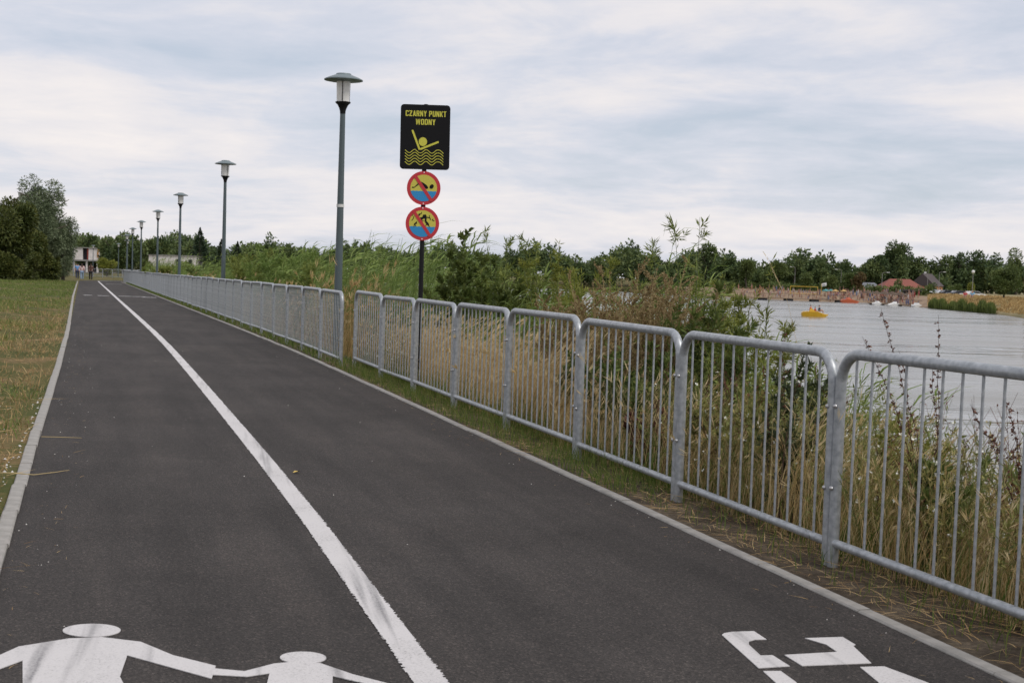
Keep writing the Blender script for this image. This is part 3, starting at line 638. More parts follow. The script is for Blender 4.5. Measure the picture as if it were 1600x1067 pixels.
# --- left edge of the lawn
tree('willow_tree', 'tall silvery willow at the left edge of the lawn', -44.6, 127, -.45, 10.6, 8.4, 'silver', 11, 30000, .28, .02, 44, droop=.3, asp=.30)
tree('leafy_tree', 'dark green tree cut by the left picture edge', -40.3, 108, -.4, 8.0, 5.6, 'darktree', 12, 14000, .26, .0, 14, asp=.5)
tree('leafy_tree', 'low dark tree in front of the willow trunk', -41.8, 117, -.4, 5.0, 4.2, 'darktree', 13, 9000, .24, .0, 12)
tree('leafy_tree', 'drooping olive sapling at the willow right foot', -43.3, 131, -.45, 6.3, 3.2, 'silver', 14, 9000, .26, .0, 10, droop=.5, asp=.28)
tree('leafy_tree', 'tall dark tree rising at the left picture edge behind the others', -45.5, 113, -.4, 8.8, 6, 'darktree', 17, 6000, .25, .0, 12)
for i, (x, y, h, w_, lab) in enumerate([(-39.7, 106, 2.6, 4.2, 'dark bush at the left picture edge under the trees'), (-40.2, 113, 3.0, 3.4, 'dark bush under the willow between lawn and trees'), (-41.8, 121, 3.0, 2.8, 'dark bush at the lawn edge below the willow crown'), (-43.5, 128, 2.8, 2.6, 'dark bush nearest the path below the willow')]):
    b = empty('bush', (x, y, -.45)); tag(b, lab, 'bush', 'bushes along the lawn edge')
    fo = Fol(30+i); crown_pts(fo, (0, 0, h*.45), w_/2, h*.55, 10, 6500, .21, .5); fo.build('foliage', M['darktree'], b)
    trunk_mesh(h*.8, .05, w_, 30+i).build('stem', M['bark'], b)
# --- trees beyond the bend, around the unfinished house
LT = [(-103, 330, 11.0, 8, 'fartree', 'rounded dark tree rising behind the unfinished house'), (-96.5, 345, 11.6, 9, 'fartree', 'highest rounded tree right of the unfinished house'), (-92, 310, 9.4, 7, 'fartree', 'dark tree behind the far lamp posts'),
      (-86, 300, 8.9, 7.5, 'fartree', 'dark tree between fourth and fifth lamp posts'), (-79, 300, 9.5, 7, 'fartree', 'dark tree behind the fourth lamp post'), (-72.5, 310, 9.3, 6.5, 'fartree', 'dark tree left of the third lamp post')]
for i, (x, y, h, w_, m, lab) in enumerate(LT): tree('distant_tree', lab, x, y, -1.4, h, w_, m, 40+i, 2600, .8, .05, 9, 'trees beyond the bend')
conifer('spruce_tree', 'pointed spruce beside the flat white building', -69.3, 300, -1.4, 10.4, 6.4, 51, group='conifers beyond the bend')
conifer('spruce_tree', 'smaller spruce right of the pointed spruce', -64.6, 300, -1.4, 8.2, 4.4, 52, group='conifers beyond the bend')
conifer('spruce_tree', 'squat spruce nearest the second lamp post', -61, 300, -1.4, 7.8, 4.4, 53, group='conifers beyond the bend')
tree('leafy_tree', 'bright green bush behind the far railing, right of the house', -61.6, 206, -.8, 2.9, 4.4, 'lime', 54, 2500, .3, .0, 8)
tree('leafy_tree', 'dark green bush right of the bright green one by the far lamp', -58.3, 215, -.8, 3.0, 3.4, 'darktree', 55, 1500, .3, .0, 8)
# --- far shore: trees that stand out
def px2(b_px, Y): return (b_px-800)/2127*Y
RT = [(1395, 402, 16.2, 9.5, 'fartree', 'tall oak standing above the rest behind the red roof', 2600, .62),
      (1362, 395, 11.0, 8.5, 'fartree', 'dark tree left of the tall oak', 1500, .7), (1426, 398, 11.2, 8, 'fartree', 'dark tree right of the tall oak', 1500, .7),
      (1465, 396, 13.4, 9, 'fartree', 'high dark tree right of the ochre house', 1600, .7), (1492, 400, 12.4, 8, 'fartree', 'dark tree behind the globe lamp', 1500, .7),
      (1520, 392, 13.0, 9, 'fartree', 'dark tree above the parked cars at right', 1500, .7), (1545, 392, 12.5, 8, 'fartree', 'dark tree left of the large round bush', 1400, .7), (1583, 372, 12.6, 9, 'fartree', 'dark tree behind the large round bush', 1500, .7),
      (1208, 372, 7.6, 8.6, 'farlight', 'rounded mid green tree at the left end of the beach', 1900, .5), (1163, 378, 8.8, 5, 'farlight', 'pale upright tree left of the rounded beach tree', 1200, .5),
      (1255, 352, 4.6, 4.6, 'farlight', 'small pale tree behind the volleyball frame', 900, .4), (1293, 352, 4.8, 6, 'farlight', 'light green tree right of the flag', 1100, .4), (1322, 356, 6.2, 4.4, 'farlight', 'light green tree touching the brown one', 900, .4),
      (1337, 355, 5.4, 4.2, 'brownleaf', 'reddish brown tree left of the grey roofed hut', 900, .4), (1399, 349, 3.7, 3.2, 'fartree', 'small round tree in front of the red roof', 800, .35),
      (1453, 350, 3.2, 2.6, 'fartree', 'small dark tree in front of the ochre house', 600, .35), (1513, 300, 3.8, 1.9, 'lime', 'slim yellow green tree beside the globe lamp', 600, .3), (1488, 330, 3.0, 4.6, 'farlight', 'low grey green bush behind the parked cars', 800, .35),
      (1565, 258, 6.4, 7.4, 'farlight', 'large round green bush at the right by two sitters', 3600, .36), (1604, 243, 4.4, 3.0, 'brownleaf', 'olive brown bush cut by the right picture edge', 1200, .3),
      (1607, 200, 9.2, 2.0, 'brownleaf', 'brownish tree tip poking in at the right picture edge', 1500, .3),
      (1100, 395, 12.6, 8, 'fartree', 'dark tree over the tall reed tips', 1400, .7), (1280, 400, 10.3, 8, 'fartree', 'dark wide tree behind the beach flag', 1400, .7), (1235, 400, 10.4, 9, 'fartree', 'dark tree behind the volleyball frame', 1400, .7), (1320, 402, 10.2, 8, 'fartree', 'dark tree behind the light green beach trees', 1400, .7)]
for i, (b, Y, h, w_, m, lab, n, sz) in enumerate(RT): tree('distant_tree', lab, px2(b, Y), Y, -.1, h, w_, m, 70+i, int(n*1.7), sz*1.08, .02 if 'oak' not in lab else .2, 10, 'trees on the far shore')
# the rest of the wood reads as one mass
fo = Fol(99); r = fo.r
for b in np.arange(-24, 30, .28):
    for row in range(2):
        rr = (max(shore(b)+75, 415) if b > 7.5 else shore(b)+4)+row*18+r.uniform(-8, 8); h = 9.2+2.2*math.sin(b*1.7)+r.uniform(-1.5, 1.8)
        if -14 < b < -1: h += .6
        x, y, _ = pol(b+r.uniform(-.1, .1), rr, 0); w_ = r.uniform(5, 8)
        crown_pts(fo, (x, y, h*.47), w_/2, h*.53, 7, 520, 1.05, .62)
o = fo.build('far_wood', M['fartree']); tag(o, 'dark band of mixed wood all along the far shore', 'wood', kind='stuff')
fo = Fol(98); r = fo.r
for b in np.arange(7, 17, .12):
    rr = shore(b)+r.uniform(37, 46); x, y, _ = pol(b, rr, 0); crown_pts(fo, (x, y, .7), 1.6, r.uniform(.8, 1.5), 4, 110, .55, .6)
o = fo.build('far_hedge', M['farlight']); tag(o, 'low green scrub between the beach and the wood', 'scrub', kind='stuff')
# radio mast
ma = empty('radio_mast', (-159.7, 900, 0)); tag(ma, 'thin pale radio mast above the treetops left of the lamp post', 'mast')
MB().lathe([(1.1, 0), (.45, 14.5), (.35, 17.5), (.15, 20)], n=8).build('shaft', M['kerb'], ma); MB().lathe([(.9, 16.4), (1.1, 16.8), (1.1, 17.3), (.7, 17.6)], n=10).build('platform', M['kerb'], ma)

# ================================================================== buildings
M['plaster'] = mat('pale_blockwork', (.60, .56, .53), .9, var=(.74, .70, .67), vscale=1.2)
M['dark_in'] = mat('dark_interior', (.02, .02, .024), .9); M['concrete'] = mat('raw_concrete', (.22, .21, .2), .9, var=(.3, .29, .27), vscale=1)
M['ochre'] = mat('orange_cladding', (.42, .21, .07), .8); M['redwood'] = mat('red_brick_reveal', (.24, .05, .035), .9)
M['roof_red'] = mat('red_roof', (.20, .065, .05), .85, var=(.26, .085, .06), vscale=1); M['roof_dark'] = mat('dark_roof', (.075, .06, .06), .85); M['roof_grey'] = mat('grey_roof', (.16, .17, .19), .8)
M['wall_o'] = mat('ochre_wall', (.50, .27, .15), .9); M['white'] = mat('white_paint', (.72, .72, .70), .5); M['glass'] = mat('dark_glass', (.02, .025, .03), .1)
M['bluepaint'] = mat('blue_paint', (.03, .12, .34), .6); M['wood'] = mat('pier_wood', (.16, .11, .075), .9, var=(.25, .18, .12), vscale=2)
def part(name, m, parent, *boxes):
    mb = MB()
    for c, d in boxes: mb.box(c, d)
    return mb.build(name, M[m], parent)
h = empty('unfinished_house', (-101.5, 330, -1.4)); tag(h, 'unfinished flat roofed white house with open window holes beyond the bend', 'house')
W_ = 8.6
part('ground_floor_slab', 'concrete', h, ((0, 0, .1), (W_, 7, .2)))
for x in (-4.1, -1.0, 1.6, 4.1): part('column', 'plaster', h, ((x, -3.2, 1.5), (.4, .4, 2.6)))
part('back_wall', 'dark_in', h, ((0, 1.5, 1.5), (W_-.2, .2, 2.6)))
part('upper_floor_slab', 'concrete', h, ((0, -.1, 3.0), (W_+.2, 7.4, .36)))
for x0, x1 in ((-4.3, -1.95), (-.55, 1.55), (1.56, 2.05), (3.35, 4.3)): part('wall', 'plaster', h, (((x0+x1)/2, -3.3, 4.55), (x1-x0, .3, 2.74)))
part('side_wall', 'plaster', h, ((-4.2, .1, 4.55), (.2, 6.4, 2.74)), ((4.2, .1, 4.55), (.2, 6.4, 2.74)))
for x0, x1 in ((-1.95, -.55), (2.05, 3.35)):
    wnd = part('window', 'dark_in', h, (((x0+x1)/2, -2.9, 4.5), (x1-x0, .1, 2.6))); part('reveal', 'redwood', wnd, ((x1-.18, -3.2, 4.5), (.34, .5, 2.6)))
part('roof_slab', 'concrete', h, ((0, -.1, 6.02), (W_+.1, 7.2, .2)))
part('cladding', 'ochre', h, ((2.95, -3.52, 5.72), (2.7, .1, .55)), ((1.7, -3.52, 4.6), (.35, .08, 1.6)))
h = empty('flat_white_building', (-74.5, 300, -1.5)); tag(h, 'long flat roofed white building half hidden behind shrubs', 'building')
part('wall', 'plaster', h, ((0, 0, 3.0), (10.4, 6, 3.3))); part('lower_wall', 'plaster', h, ((1.5, .2, .8), (7, 5.6, 1.6))); part('roof', 'concrete', h, ((0, 0, 4.75), (10.8, 6.4, .2)))
for x in (1.2, 3.9): wnd = part('window', 'concrete', h, ((x, -3.02, 3.3), (.9, .1, 1.5))); part('pane', 'dark_in', wnd, ((x, -3.08, 3.3), (.7, .05, 1.3)))
part('porch', 'dark_in', h, ((3.6, -3.0, 1.0), (1.6, .3, 1.1))); part('blue_boarding', 'bluepaint', h, ((2.9, -3.2, .35), (2.6, .2, .7)))
def gable(name, label, x, y, z, w_, d, wh, rh, mw, mr, hip=0., rz=0., chim=None, win=()):
    h = empty(name, (x, y, z), rz); tag(h, label, 'house')
    part('wall', mw, h, ((0, 0, wh/2), (w_, d, wh)))
    e = .4; a, b = w_/2+e, d/2+e; t = hip
    mb = MB().add([(-a, -b, wh), (a, -b, wh), (a, b, wh), (-a, b, wh), (-a+t, 0, wh+rh), (a-t, 0, wh+rh)], [(0, 1, 5, 4), (2, 3, 4, 5), (1, 2, 5), (3, 0, 4), (3, 2, 1, 0)])
    rf = mb.build('roof', M[mr], h)
    if not hip: MB().add([(-w_/2-.02, -d/2, wh-.05), (-w_/2-.02, d/2, wh-.05), (-w_/2-.02, 0, wh+rh*.86)], [(0, 1, 2)]).build('gable_wall', M[mw], h)
    if chim: part('chimney', 'white', rf, ((chim, .3, wh+rh), (.5, .5, 1.0)))
    for wx, wz in win: part('window', 'glass', h, ((wx, -d/2-.02, wz), (.9, .06, 1.0)))
    return h
gable('beach_pavilion', 'wide pavilion with red hipped roof behind the beach', px2(1402, 362), 362, -.6, 11, 8, 1.7, 2.5, 'wall_o', 'roof_red', 3.2, 0, None, [(-3, 1), (0, 1), (3, 1)])
hh = gable('ochre_house', 'ochre gabled house with dark roof and chimney', px2(1444, 376), 376, -.4, 8.5, 6.5, 2.4, 3.4, 'wall_o', 'roof_dark', 0, R(58), -1, [(-2, 1.3), (2, 1.3)])
gable('grey_roofed_hut', 'small white hut with grey roof left of the red pavilion', px2(1354, 368), 368, -.4, 5, 4, 1.3, 1.5, 'white', 'roof_grey', 1.4, 0)

# ================================================================== beach furniture and small far things
def street_light(label, x, y, z, h, arm, globe=False):
    t = empty('street_light', (x, y, z)); tag(t, label, 'street light', 'street lights on the far shore')
    MB().lathe([(.09, 0), (.05, h)], n=8).build('pole', M['concrete'], t)
    if globe: MB().lathe([(.05, h-.1), (.22, h), (.34, h+.25), (.34, h+.4), (.2, h+.6), (.05, h+.66)], n=12).build('globe', M['lamp_glass'], t, True)
    else:
        MB().tube([(0, 0, h), (arm*.4, 0, h+.2), (arm, 0, h+.25)], .05, 6).build('arm', M['concrete'], t); part('lamp_head', 'white', t, ((arm*1.25, 0, h+.25), (abs(arm)*.6, .25, .14)))
street_light('globe lamp standing among the parked cars', px2(1515.5, 290), 290, -.1, 5.0, 0, True)
street_light('street light right of the ochre house', px2(1463, 330), 330, 0, 5.2, 1.0)
street_light('street light in front of the red roof left end', px2(1374, 345), 345, -.2, 5.0, 1.2)
street_light('street light rising behind the brown tree', px2(1310, 380), 380, 0, 5.6, -1.2)
street_light('street light behind the rounded beach tree', px2(1238, 390), 390, 0, 6, -1.0)
t = MB().lathe([(.07, 0), (.04, 6.2)], n=8).build('flagpole', M['concrete']); t.location = (px2(1445, 345), 345, -.1); tag(t, 'bare thin pole in front of the ochre house roof', 'pole')
vf = empty('volleyball_frame', (px2(1253, 331), 331, -1.1)); tag(vf, 'yellow beach volleyball frame with crossbar behind the beach', 'sports frame'); M['yellow'] = mat('yellow_paint', (.55, .36, .04), .5)
for x in (-3.3, 3.3): part('post', 'yellow', vf, ((x, 0, .9), (.12, .12, 2.0)))
part('crossbar', 'yellow', vf, ((0, 0, 1.95), (6.7, .12, .14))); part('ground_bar', 'yellow', vf, ((0, 0, .25), (6.5, .1, .1)))
fl = empty('beach_flag', (px2(1280, 325), 325, -1.2)); tag(fl, 'white flag flying on a pole above the beach', 'flag')
part('pole', 'yellow', fl, ((0, 0, 1.4), (.08, .08, 2.9)))
V = []; F = []
for i in range(9):
    for z in (0, .75): V.append((i*.15, .06*math.sin(i*1.1), 2.15+z+i*.035))
for i in range(8): F.append((2*i, 2*i+2, 2*i+3, 2*i+1))
me = bpy.data.meshes.new('cloth'); me.from_pydata(V, [], F); me.materials.append(M['white']); clo = link('cloth', me, fl)
part('print', 'lamp_pole', clo, ((.35, -.08, 2.55), (.25, .02, .2)), ((.75, -.08, 2.62), (.3, .02, .22)))
M['thatch'] = leafmat('thatch', [(.11, .075, .05), (.19, .135, .09), (.27, .2, .13)], .1); M['para_g'] = mat('teal_canvas', (.08, .26, .26), .8); M['para_o'] = mat('straw_canvas', (.48, .31, .12), .85)
def parasol(label, x, y, z, w_, h, m):
    t = empty('beach_parasol', (x, y, z)); tag(t, label, 'parasol', 'parasols on the beach')
    MB().lathe([(.06, 0), (.06, h)], n=6).build('pole', M['wood'], t)
    mb = MB(); n = 12; P = [(0, 0, h)]+[(w_/2*math.cos(6.283*k/n), w_/2*math.sin(6.283*k/n), h-w_*.26-.05*(k % 2)) for k in range(n)]+[(0, 0, h-.12)]
    mb.add(P, [(0, 1+k, 1+(k+1) % n) for k in range(n)]+[(n+1, 1+(k+1) % n, 1+k) for k in range(n)]); mb.build('canopy', M[m], t)
for b, Y, w_, m, lab in [(1302, 318, 1.7, 'para_o', 'straw yellow parasol left of its twin'), (1315, 318, 1.6, 'para_o', 'straw yellow parasol right of its twin'), (1287, 322, 1.9, 'para_g', 'wide teal parasol beside the white flag'), (1295, 323, 1.6, 'para_g', 'smaller teal parasol next to the wide teal one'),
                         (1352, 318, 2.6, 'thatch', 'thatched parasol left of the red pavilion'), (1366, 312, 2.8, 'thatch', 'thatched parasol below the red roof left edge'), (1378, 316, 3.0, 'thatch', 'thatched parasol in front of the pavilion middle'), (1391, 306, 3.0, 'thatch', 'thatched parasol nearest the water in the thatched row'), (1404, 306, 3.2, 'thatch', 'widest thatched parasol below the small round tree'), (1418, 312, 3.0, 'thatch', 'rightmost thatched parasol by the dark stall')]:
    parasol(lab, px2(b, Y), Y, -1.5, w_, 2.0, m)
st = empty('beach_stall', (px2(1424, 316), 316, -1.1)); tag(st, 'dark open stall at the right end of the thatched parasols', 'stall')
part('roof', 'roof_dark', st, ((0, 0, 1.9), (4.6, 3, .35))); part('counter', 'dark_in', st, ((0, .6, .85), (4.2, 1.6, 1.7)))
for x in (-2.1, 2.1): part('post', 'wood', st, ((x, -1.3, .9), (.14, .14, 1.8)))
# crowd: colour specks of bathers, nobody could count them
M['crowd'] = leafmat('bathers', [(.45, .22, .15), (.42, .24, .17), (.30, .05, .05), (.55, .53, .5), (.08, .14, .28), (.38, .22, .15), (.06, .05, .05), (.5, .3, .2)], 0)
fo = Fol(7); r = fo.r
def tiny(fo, x, y, z, h, t):
    Q = np.array([[[x, y, z], [x, y, z+h*.45], [x+.02, y, z+h*.8]]]); fo.stems(Q, np.array([[.13, .2, .12]])*h/1.2, np.array([t]))
    Q = np.array([[[x, y, z+h*.82], [x, y, z+h*.92], [x, y, z+h]]]); fo.stems(Q, np.array([[.06, .11, .05]])*h/1.2, np.array([.1]))
    a = r.uniform(0, 6.28); Q = np.array([[[x, y, z+h*.7], [x+.2*math.cos(a), y+.2*math.sin(a), z+h*.5], [x+.3*math.cos(a), y+.3*math.sin(a), z+h*.35]]]); fo.stems(Q, np.array([[.06, .05, .03]]), np.array([.1]))
for i in range(800):
    b = r.uniform(8.5, 16.6) if i < 420 else r.uniform(13.0, 16.4); dr = r.uniform(2, 34); x, y, _ = pol(b, shore(b)+dr, 0)
    tiny(fo, x, y, float(np.interp(dr, [q[0] for q in rings], [q[1] for q in rings])), r.choice([.4, .5, .7, .9, 1.5], p=[.3, .25, .2, .15, .1]), r.random())
o = fo.build('beach_crowd', M['crowd']); tag(o, 'crowd of bathers and towels covering the far beach', 'crowd', kind='stuff')
# piers
def pier(label, a, b, w_, z=-1.95):
    a, b = Vector(a), Vector(b); L_ = (b-a).length; p = empty('pier', ((a.x+b.x)/2, (a.y+b.y)/2, z), math.atan2(b.y-a.y, b.x-a.x)); tag(p, label, 'pier')
    part('deck', 'wood', p, ((0, 0, 0), (L_, w_, .16)))
    for k in range(int(L_/6)+1): part('float', 'dark_in', p, ((-L_/2+1.2+k*6, 0, -.4), (1.8, w_*.9, .6)))
    for k in range(int(L_/3)): part('rail_post', 'wood', p, ((-L_/2+1.5+k*3, w_/2-.1, .5), (.1, .1, .9)))
    part('handrail', 'wood', p, ((0, w_/2-.1, .98), (L_, .1, .1)))
pier('long low wooden pier along the left of the beach', (44, 312), (79, 314), 2.2)
pier('short dark pier with moored pedal boats', (76.5, 291), (83, 279), 2.0, -2.15)
# boats
M['boat_y'] = mat('yellow_gelcoat', (.62, .36, .02), .35); M['boat_o'] = mat('orange_hull', (.52, .12, .05), .4)
def pedal_boat(label, x, y, rz, m, sc=1.):
    t = empty('pedal_boat', (x, y, -2.5), rz); tag(t, label, 'boat'); t.scale = (sc,)*3
    rows = [(-1.5, .30, .12, .42), (-1.3, .62, -.1, .55), (-.6, .72, -.15, .62), (.4, .74, -.15, .60), (1.0, .66, -.1, .42), (1.5, .38, .05, .28), (1.75, .08, .2, .26)]
    V = []; F = []
    for xx, hw, zb, zt in rows: V += [(xx, -hw, zt), (xx, -hw*.85, zb), (xx, hw*.85, zb), (xx, hw, zt), (xx, hw*.5, zt+.05), (xx, -hw*.5, zt+.05)]
    for i in range(len(rows)-1):
        for k in range(6): F.append((i*6+k, i*6+(k+1) % 6, i*6+6+(k+1) % 6, i*6+6+k))
    F += [(5, 4, 3, 2, 1, 0), tuple(range(len(V)-6, len(V)))]
    MB().add(V, F).build('hull', M[m], t)
    MB().add([(-.55, -.6, .6), (-.55, .6, .6), (.25, -.6, .6), (.25, .6, .6), (-.45, -.5, 1.0), (-.45, .5, 1.0), (-.25, -.5, 1.0), (-.25, .5, 1.0)], [(0, 1, 5, 4), (4, 5, 7, 6), (6, 7, 3, 2), (0, 4, 6, 2), (1, 3, 7, 5)]).build('seat_hump', M[m], t)
    MB().lathe([(.25, -.1), (.25, .1)], n=10).build('paddle_housing', M['dark_in'], t).location = (.8, 0, .1)
    return t
pedal_boat('yellow pedal boat carrying three people on the open water', 37.2, 168.5, R(172), 'boat_y', 1.0).rotation_euler = (0, 0, R(-8))
pedal_boat('orange red boat moored at the end of the long pier', 76.3, 309.5, R(5), 'boat_o', 1.3)
pedal_boat('white pedal boat moored at the short pier, left one', 77.0, 287.5, R(20), 'white', .9); pedal_boat('white pedal boat moored at the short pier, middle one', 79, 283, R(200), 'white', .9); pedal_boat('white pedal boat moored at the right end of the short pier', 82, 276.5, R(30), 'white', .9)
# parked cars
def car(label, x, y, z, rz, paint_, sc=1.):
    t = empty('parked_car', (x, y, z), rz); tag(t, label, 'car', 'cars parked behind the beach'); t.scale = (sc,)*3
    MB().prism([(-2.1, .3), (2.1, .3), (2.15, .62), (1.9, .8), (1.05, .9), (.45, 1.38), (-1.2, 1.42), (-1.85, .98), (-2.15, .9), (-2.15, .5)], -.82, .82).build('body', paint_, t)
    MB().prism([(.95, .92), (.42, 1.32), (-1.15, 1.36), (-1.65, .98)], -.83, .83).build('windows', M['glass'], t)
    for x_ in (-1.3, 1.35):
        for y_ in (-.78, .78):
            wl = MB().lathe([(.31, -.1), (.31, .1)], n=12).build('wheel', M['black'], t); wl.location = (x_, y_, .31); wl.rotation_euler = (R(90), 0, 0)
CP = {'white': mat('white_car', (.7, .7, .7), .3), 'silver': mat('silver_car', (.35, .36, .38), .3, .5), 'dark': mat('dark_car', (.04, .045, .06), .3), 'blue': mat('blue_car', (.25, .33, .42), .3)}
for b, Y, c, rz, lab in [(1438, 322, 'silver', 10, 'silver car at the left end of the parked row'), (1446, 322, 'white', 80, 'white car second from the left in the parked row'), (1453, 323, 'white', 5, 'white car third from the left in the parked row'), (1461, 321, 'silver', 80, 'silver car under the street light'), (1469, 318, 'white', 175, 'white car right of the street light'), (1480, 312, 'dark', 5, 'dark car in the middle of the parked row'), (1489, 310, 'silver', 175, 'silver car right of the dark car'), (1498, 306, 'dark', 8, 'dark car left of the globe lamp'), (1511, 300, 'white', 175, 'white car just left of the globe lamp'), (1521, 298, 'white', 5, 'white car just right of the globe lamp')]:
    car(lab, px2(b, Y), Y, -.32, R(rz), CP[c])
# concrete steps and the reeds of the far bank
stp = empty('waterside_steps', (75.6, 205.5, -2.75)); tag(stp, 'pale concrete steps going down to the water at right', 'steps')
for k in range(7): s_ = MB().box((k*1.1+2, -k*0.4, k*.3), (1.2, 26, .28), R(-8)).build('step', M['kerb'], stp)
def mass(name, label, cat, m, seed, pts, build, parent=None):
    fo = Fol(seed); build(fo, pts); o = fo.build(name, M[m]); tag(o, label, cat, kind='stuff'); return o
fo = Fol(61); r = fo.r; n = 9000; b = r.uniform(16.95, 19.5, n); dr = r.uniform(-1.5, 3.5, n); rr = np.interp(b, sh_b, sh_r)+dr
P = np.stack([rr*np.sin(np.radians(b)), rr*np.cos(np.radians(b)), np.full(n, -2.45)], 1); hh_ = r.uniform(.6, 1.9, n)*(1+.22*np.sin(b*7)+.2*np.sin(b*17))
fo.ribbons(P, np.stack([r.normal(0, .12, n), r.normal(0, .12, n), np.ones(n)], 1), hh_, .22, np.array([.1, 0, -.05]), None, 2); o = fo.build('far_reed_bed', M['sallow']); tag(o, 'dark green reeds edging the far bank at right', 'reeds', kind='stuff')
fo = Fol(62); r = fo.r; n = 16000; b = r.uniform(16.9, 24, n); dr = r.uniform(4, 55, n); rr = np.interp(b, sh_b, sh_r)+dr
P = np.stack([rr*np.sin(np.radians(b)), rr*np.cos(np.radians(b)), np.interp(dr, [q[0] for q in rings], [q[1] for q in rings])-.05], 1)
fo.ribbons(P, np.stack([r.normal(0, .2, n), r.normal(0, .2, n), np.ones(n)], 1), r.uniform(.25, .55, n), .25, np.array([.1, 0, -.05]), r.random(n)*.7, 2); o = fo.build('far_dry_grass', M['dry']); tag(o, 'tall dry grass on the far bank at right', 'grass', kind='stuff')

# ================================================================== people
M['skin'] = mat('skin', (.45, .27, .2), .6)
def skinmesh(name, joints, edges, radii, m, parent, sub=1):
    me = bpy.data.meshes.new(name); me.from_pydata(joints, edges, []); ob = bpy.data.objects.new(name+'_tmp', me); C.objects.link(ob)
    sk = ob.modifiers.new('s', 'SKIN'); sk.use_smooth_shade = True
    for v, rr in zip(me.skin_vertices[0].data, radii): v.radius = rr if isinstance(rr, tuple) else (rr, rr)
    me.skin_vertices[0].data[0].use_root = True
    if sub: ob.modifiers.new('u', 'SUBSURF').levels = sub
    bpy.context.view_layer.update()
    out = bpy.data.meshes.new_from_object(ob.evaluated_get(bpy.context.evaluated_depsgraph_get())); bpy.data.objects.remove(ob)
    out.name = name; out.materials.clear(); out.materials.append(m); return link(name, out, parent)
def walker(label, x, y, z, rz, h, top, leg, hair, longhair=False, sleeves=1, step=.16):
    t = empty('person', (x, y, z), rz); tag(t, label, 'person'); k = h/1.75; f = lambda L_: [tuple(c*k for c in q) for q in L_]
    J = [(0, 0, .95), (0, .01, 1.15), (0, .02, 1.38), (0, .02, 1.5), (0, .03, 1.58), (0, .03, 1.68),
         (.19, .01, 1.40), (.24, 0, 1.14), (.25, .10, .92), (.26, .13, .82), (-.19, .01, 1.40), (-.24, 0, 1.14), (-.25, -.06, .92), (-.26, -.04, .82),
         (.1, 0, .88), (.1, step*.6, .5), (.1, step*.8, .08), (.1, step*.8+.14, .04), (-.1, 0, .88), (-.1, -step*.3, .5), (-.1, -step, .1), (-.1, -step+.13, .04)]
    E_ = [(0, 1), (1, 2), (2, 3), (3, 4), (4, 5), (2, 6), (6, 7), (7, 8), (8, 9), (2, 10), (10, 11), (11, 12), (12, 13), (0, 14), (14, 15), (15, 16), (16, 17), (0, 18), (18, 19), (19, 20), (20, 21)]
    Rr = [.13, .12, .14, .055, .095, .085, .055, .042, .033, .04, .055, .042, .033, .04, .085, .058, .04, .035, .085, .058, .04, .035]
    skinmesh('body', f(J), E_, [q*k for q in Rr], M['skin'], t)
    ja = J[0:3]+[J[6], J[7], J[8], J[10], J[11], J[12]]; ja[0] = (0, 0, .9)
    ea = [(0, 1), (1, 2), (2, 3), (3, 4), (2, 6), (6, 7)]+([(4, 5), (7, 8)] if sleeves else [])
    if not sleeves:
        ja = [ja[i] for i in (0, 1, 2, 3, 4, 6, 7)]; ea = [(0, 1), (1, 2), (2, 3), (3, 4), (2, 5), (5, 6)]
        ra = [.16, .145, .165, .075, .06, .075, .06]
    else: ra = [.16, .145, .165, .075, .06, .05, .075, .06, .05]
    skinmesh('shirt', f(ja), ea, [q*k for q in ra], top, t)
    skinmesh('trousers', f([J[0], J[14], J[15], J[16], J[18], J[19], J[20]]), [(0, 1), (1, 2), (2, 3), (0, 4), (4, 5), (5, 6)], [q*k for q in (.15, .105, .08, .06, .105, .08, .06)], leg, t)
    hj = [(0, .02, 1.70), (0, -.03, 1.62), (0, -.07, 1.5)]+([(0, -.1, 1.32)] if longhair else []); skinmesh('hair', f(hj), [(i, i+1) for i in range(len(hj)-1)], [q*k for q in ([.09, .1, .09, .06] if longhair else [.085, .09, .04])], hair, t)
    return t
cl = lambda n, c: mat(n, c, .85)
brownhair = cl('brown_hair', (.05, .028, .018)); darkhair = cl('dark_hair', (.02, .014, .012))
hd = R(20)
walker('walker in pale pink top and light blue jeans on the far path', -43.95, 138.6, gz(138.6), hd, 1.72, cl('pink_top', (.62, .45, .44)), cl('light_jeans', (.24, .33, .46)), brownhair, True)
walker('walker in brown top and black trousers with long brown hair', -43.3, 139.4, gz(139.4), hd, 1.74, cl('brown_top', (.09, .04, .03)), cl('black_trousers', (.014, .013, .016)), brownhair, True, 1, -.14)
walker('walker in blue shirt and dark trousers, partly behind the pink one', -46.8, 146, gz(146), hd, 1.78, cl('blue_shirt', (.12, .27, .52)), cl('navy_trousers', (.02, .03, .07)), darkhair, False, 0)
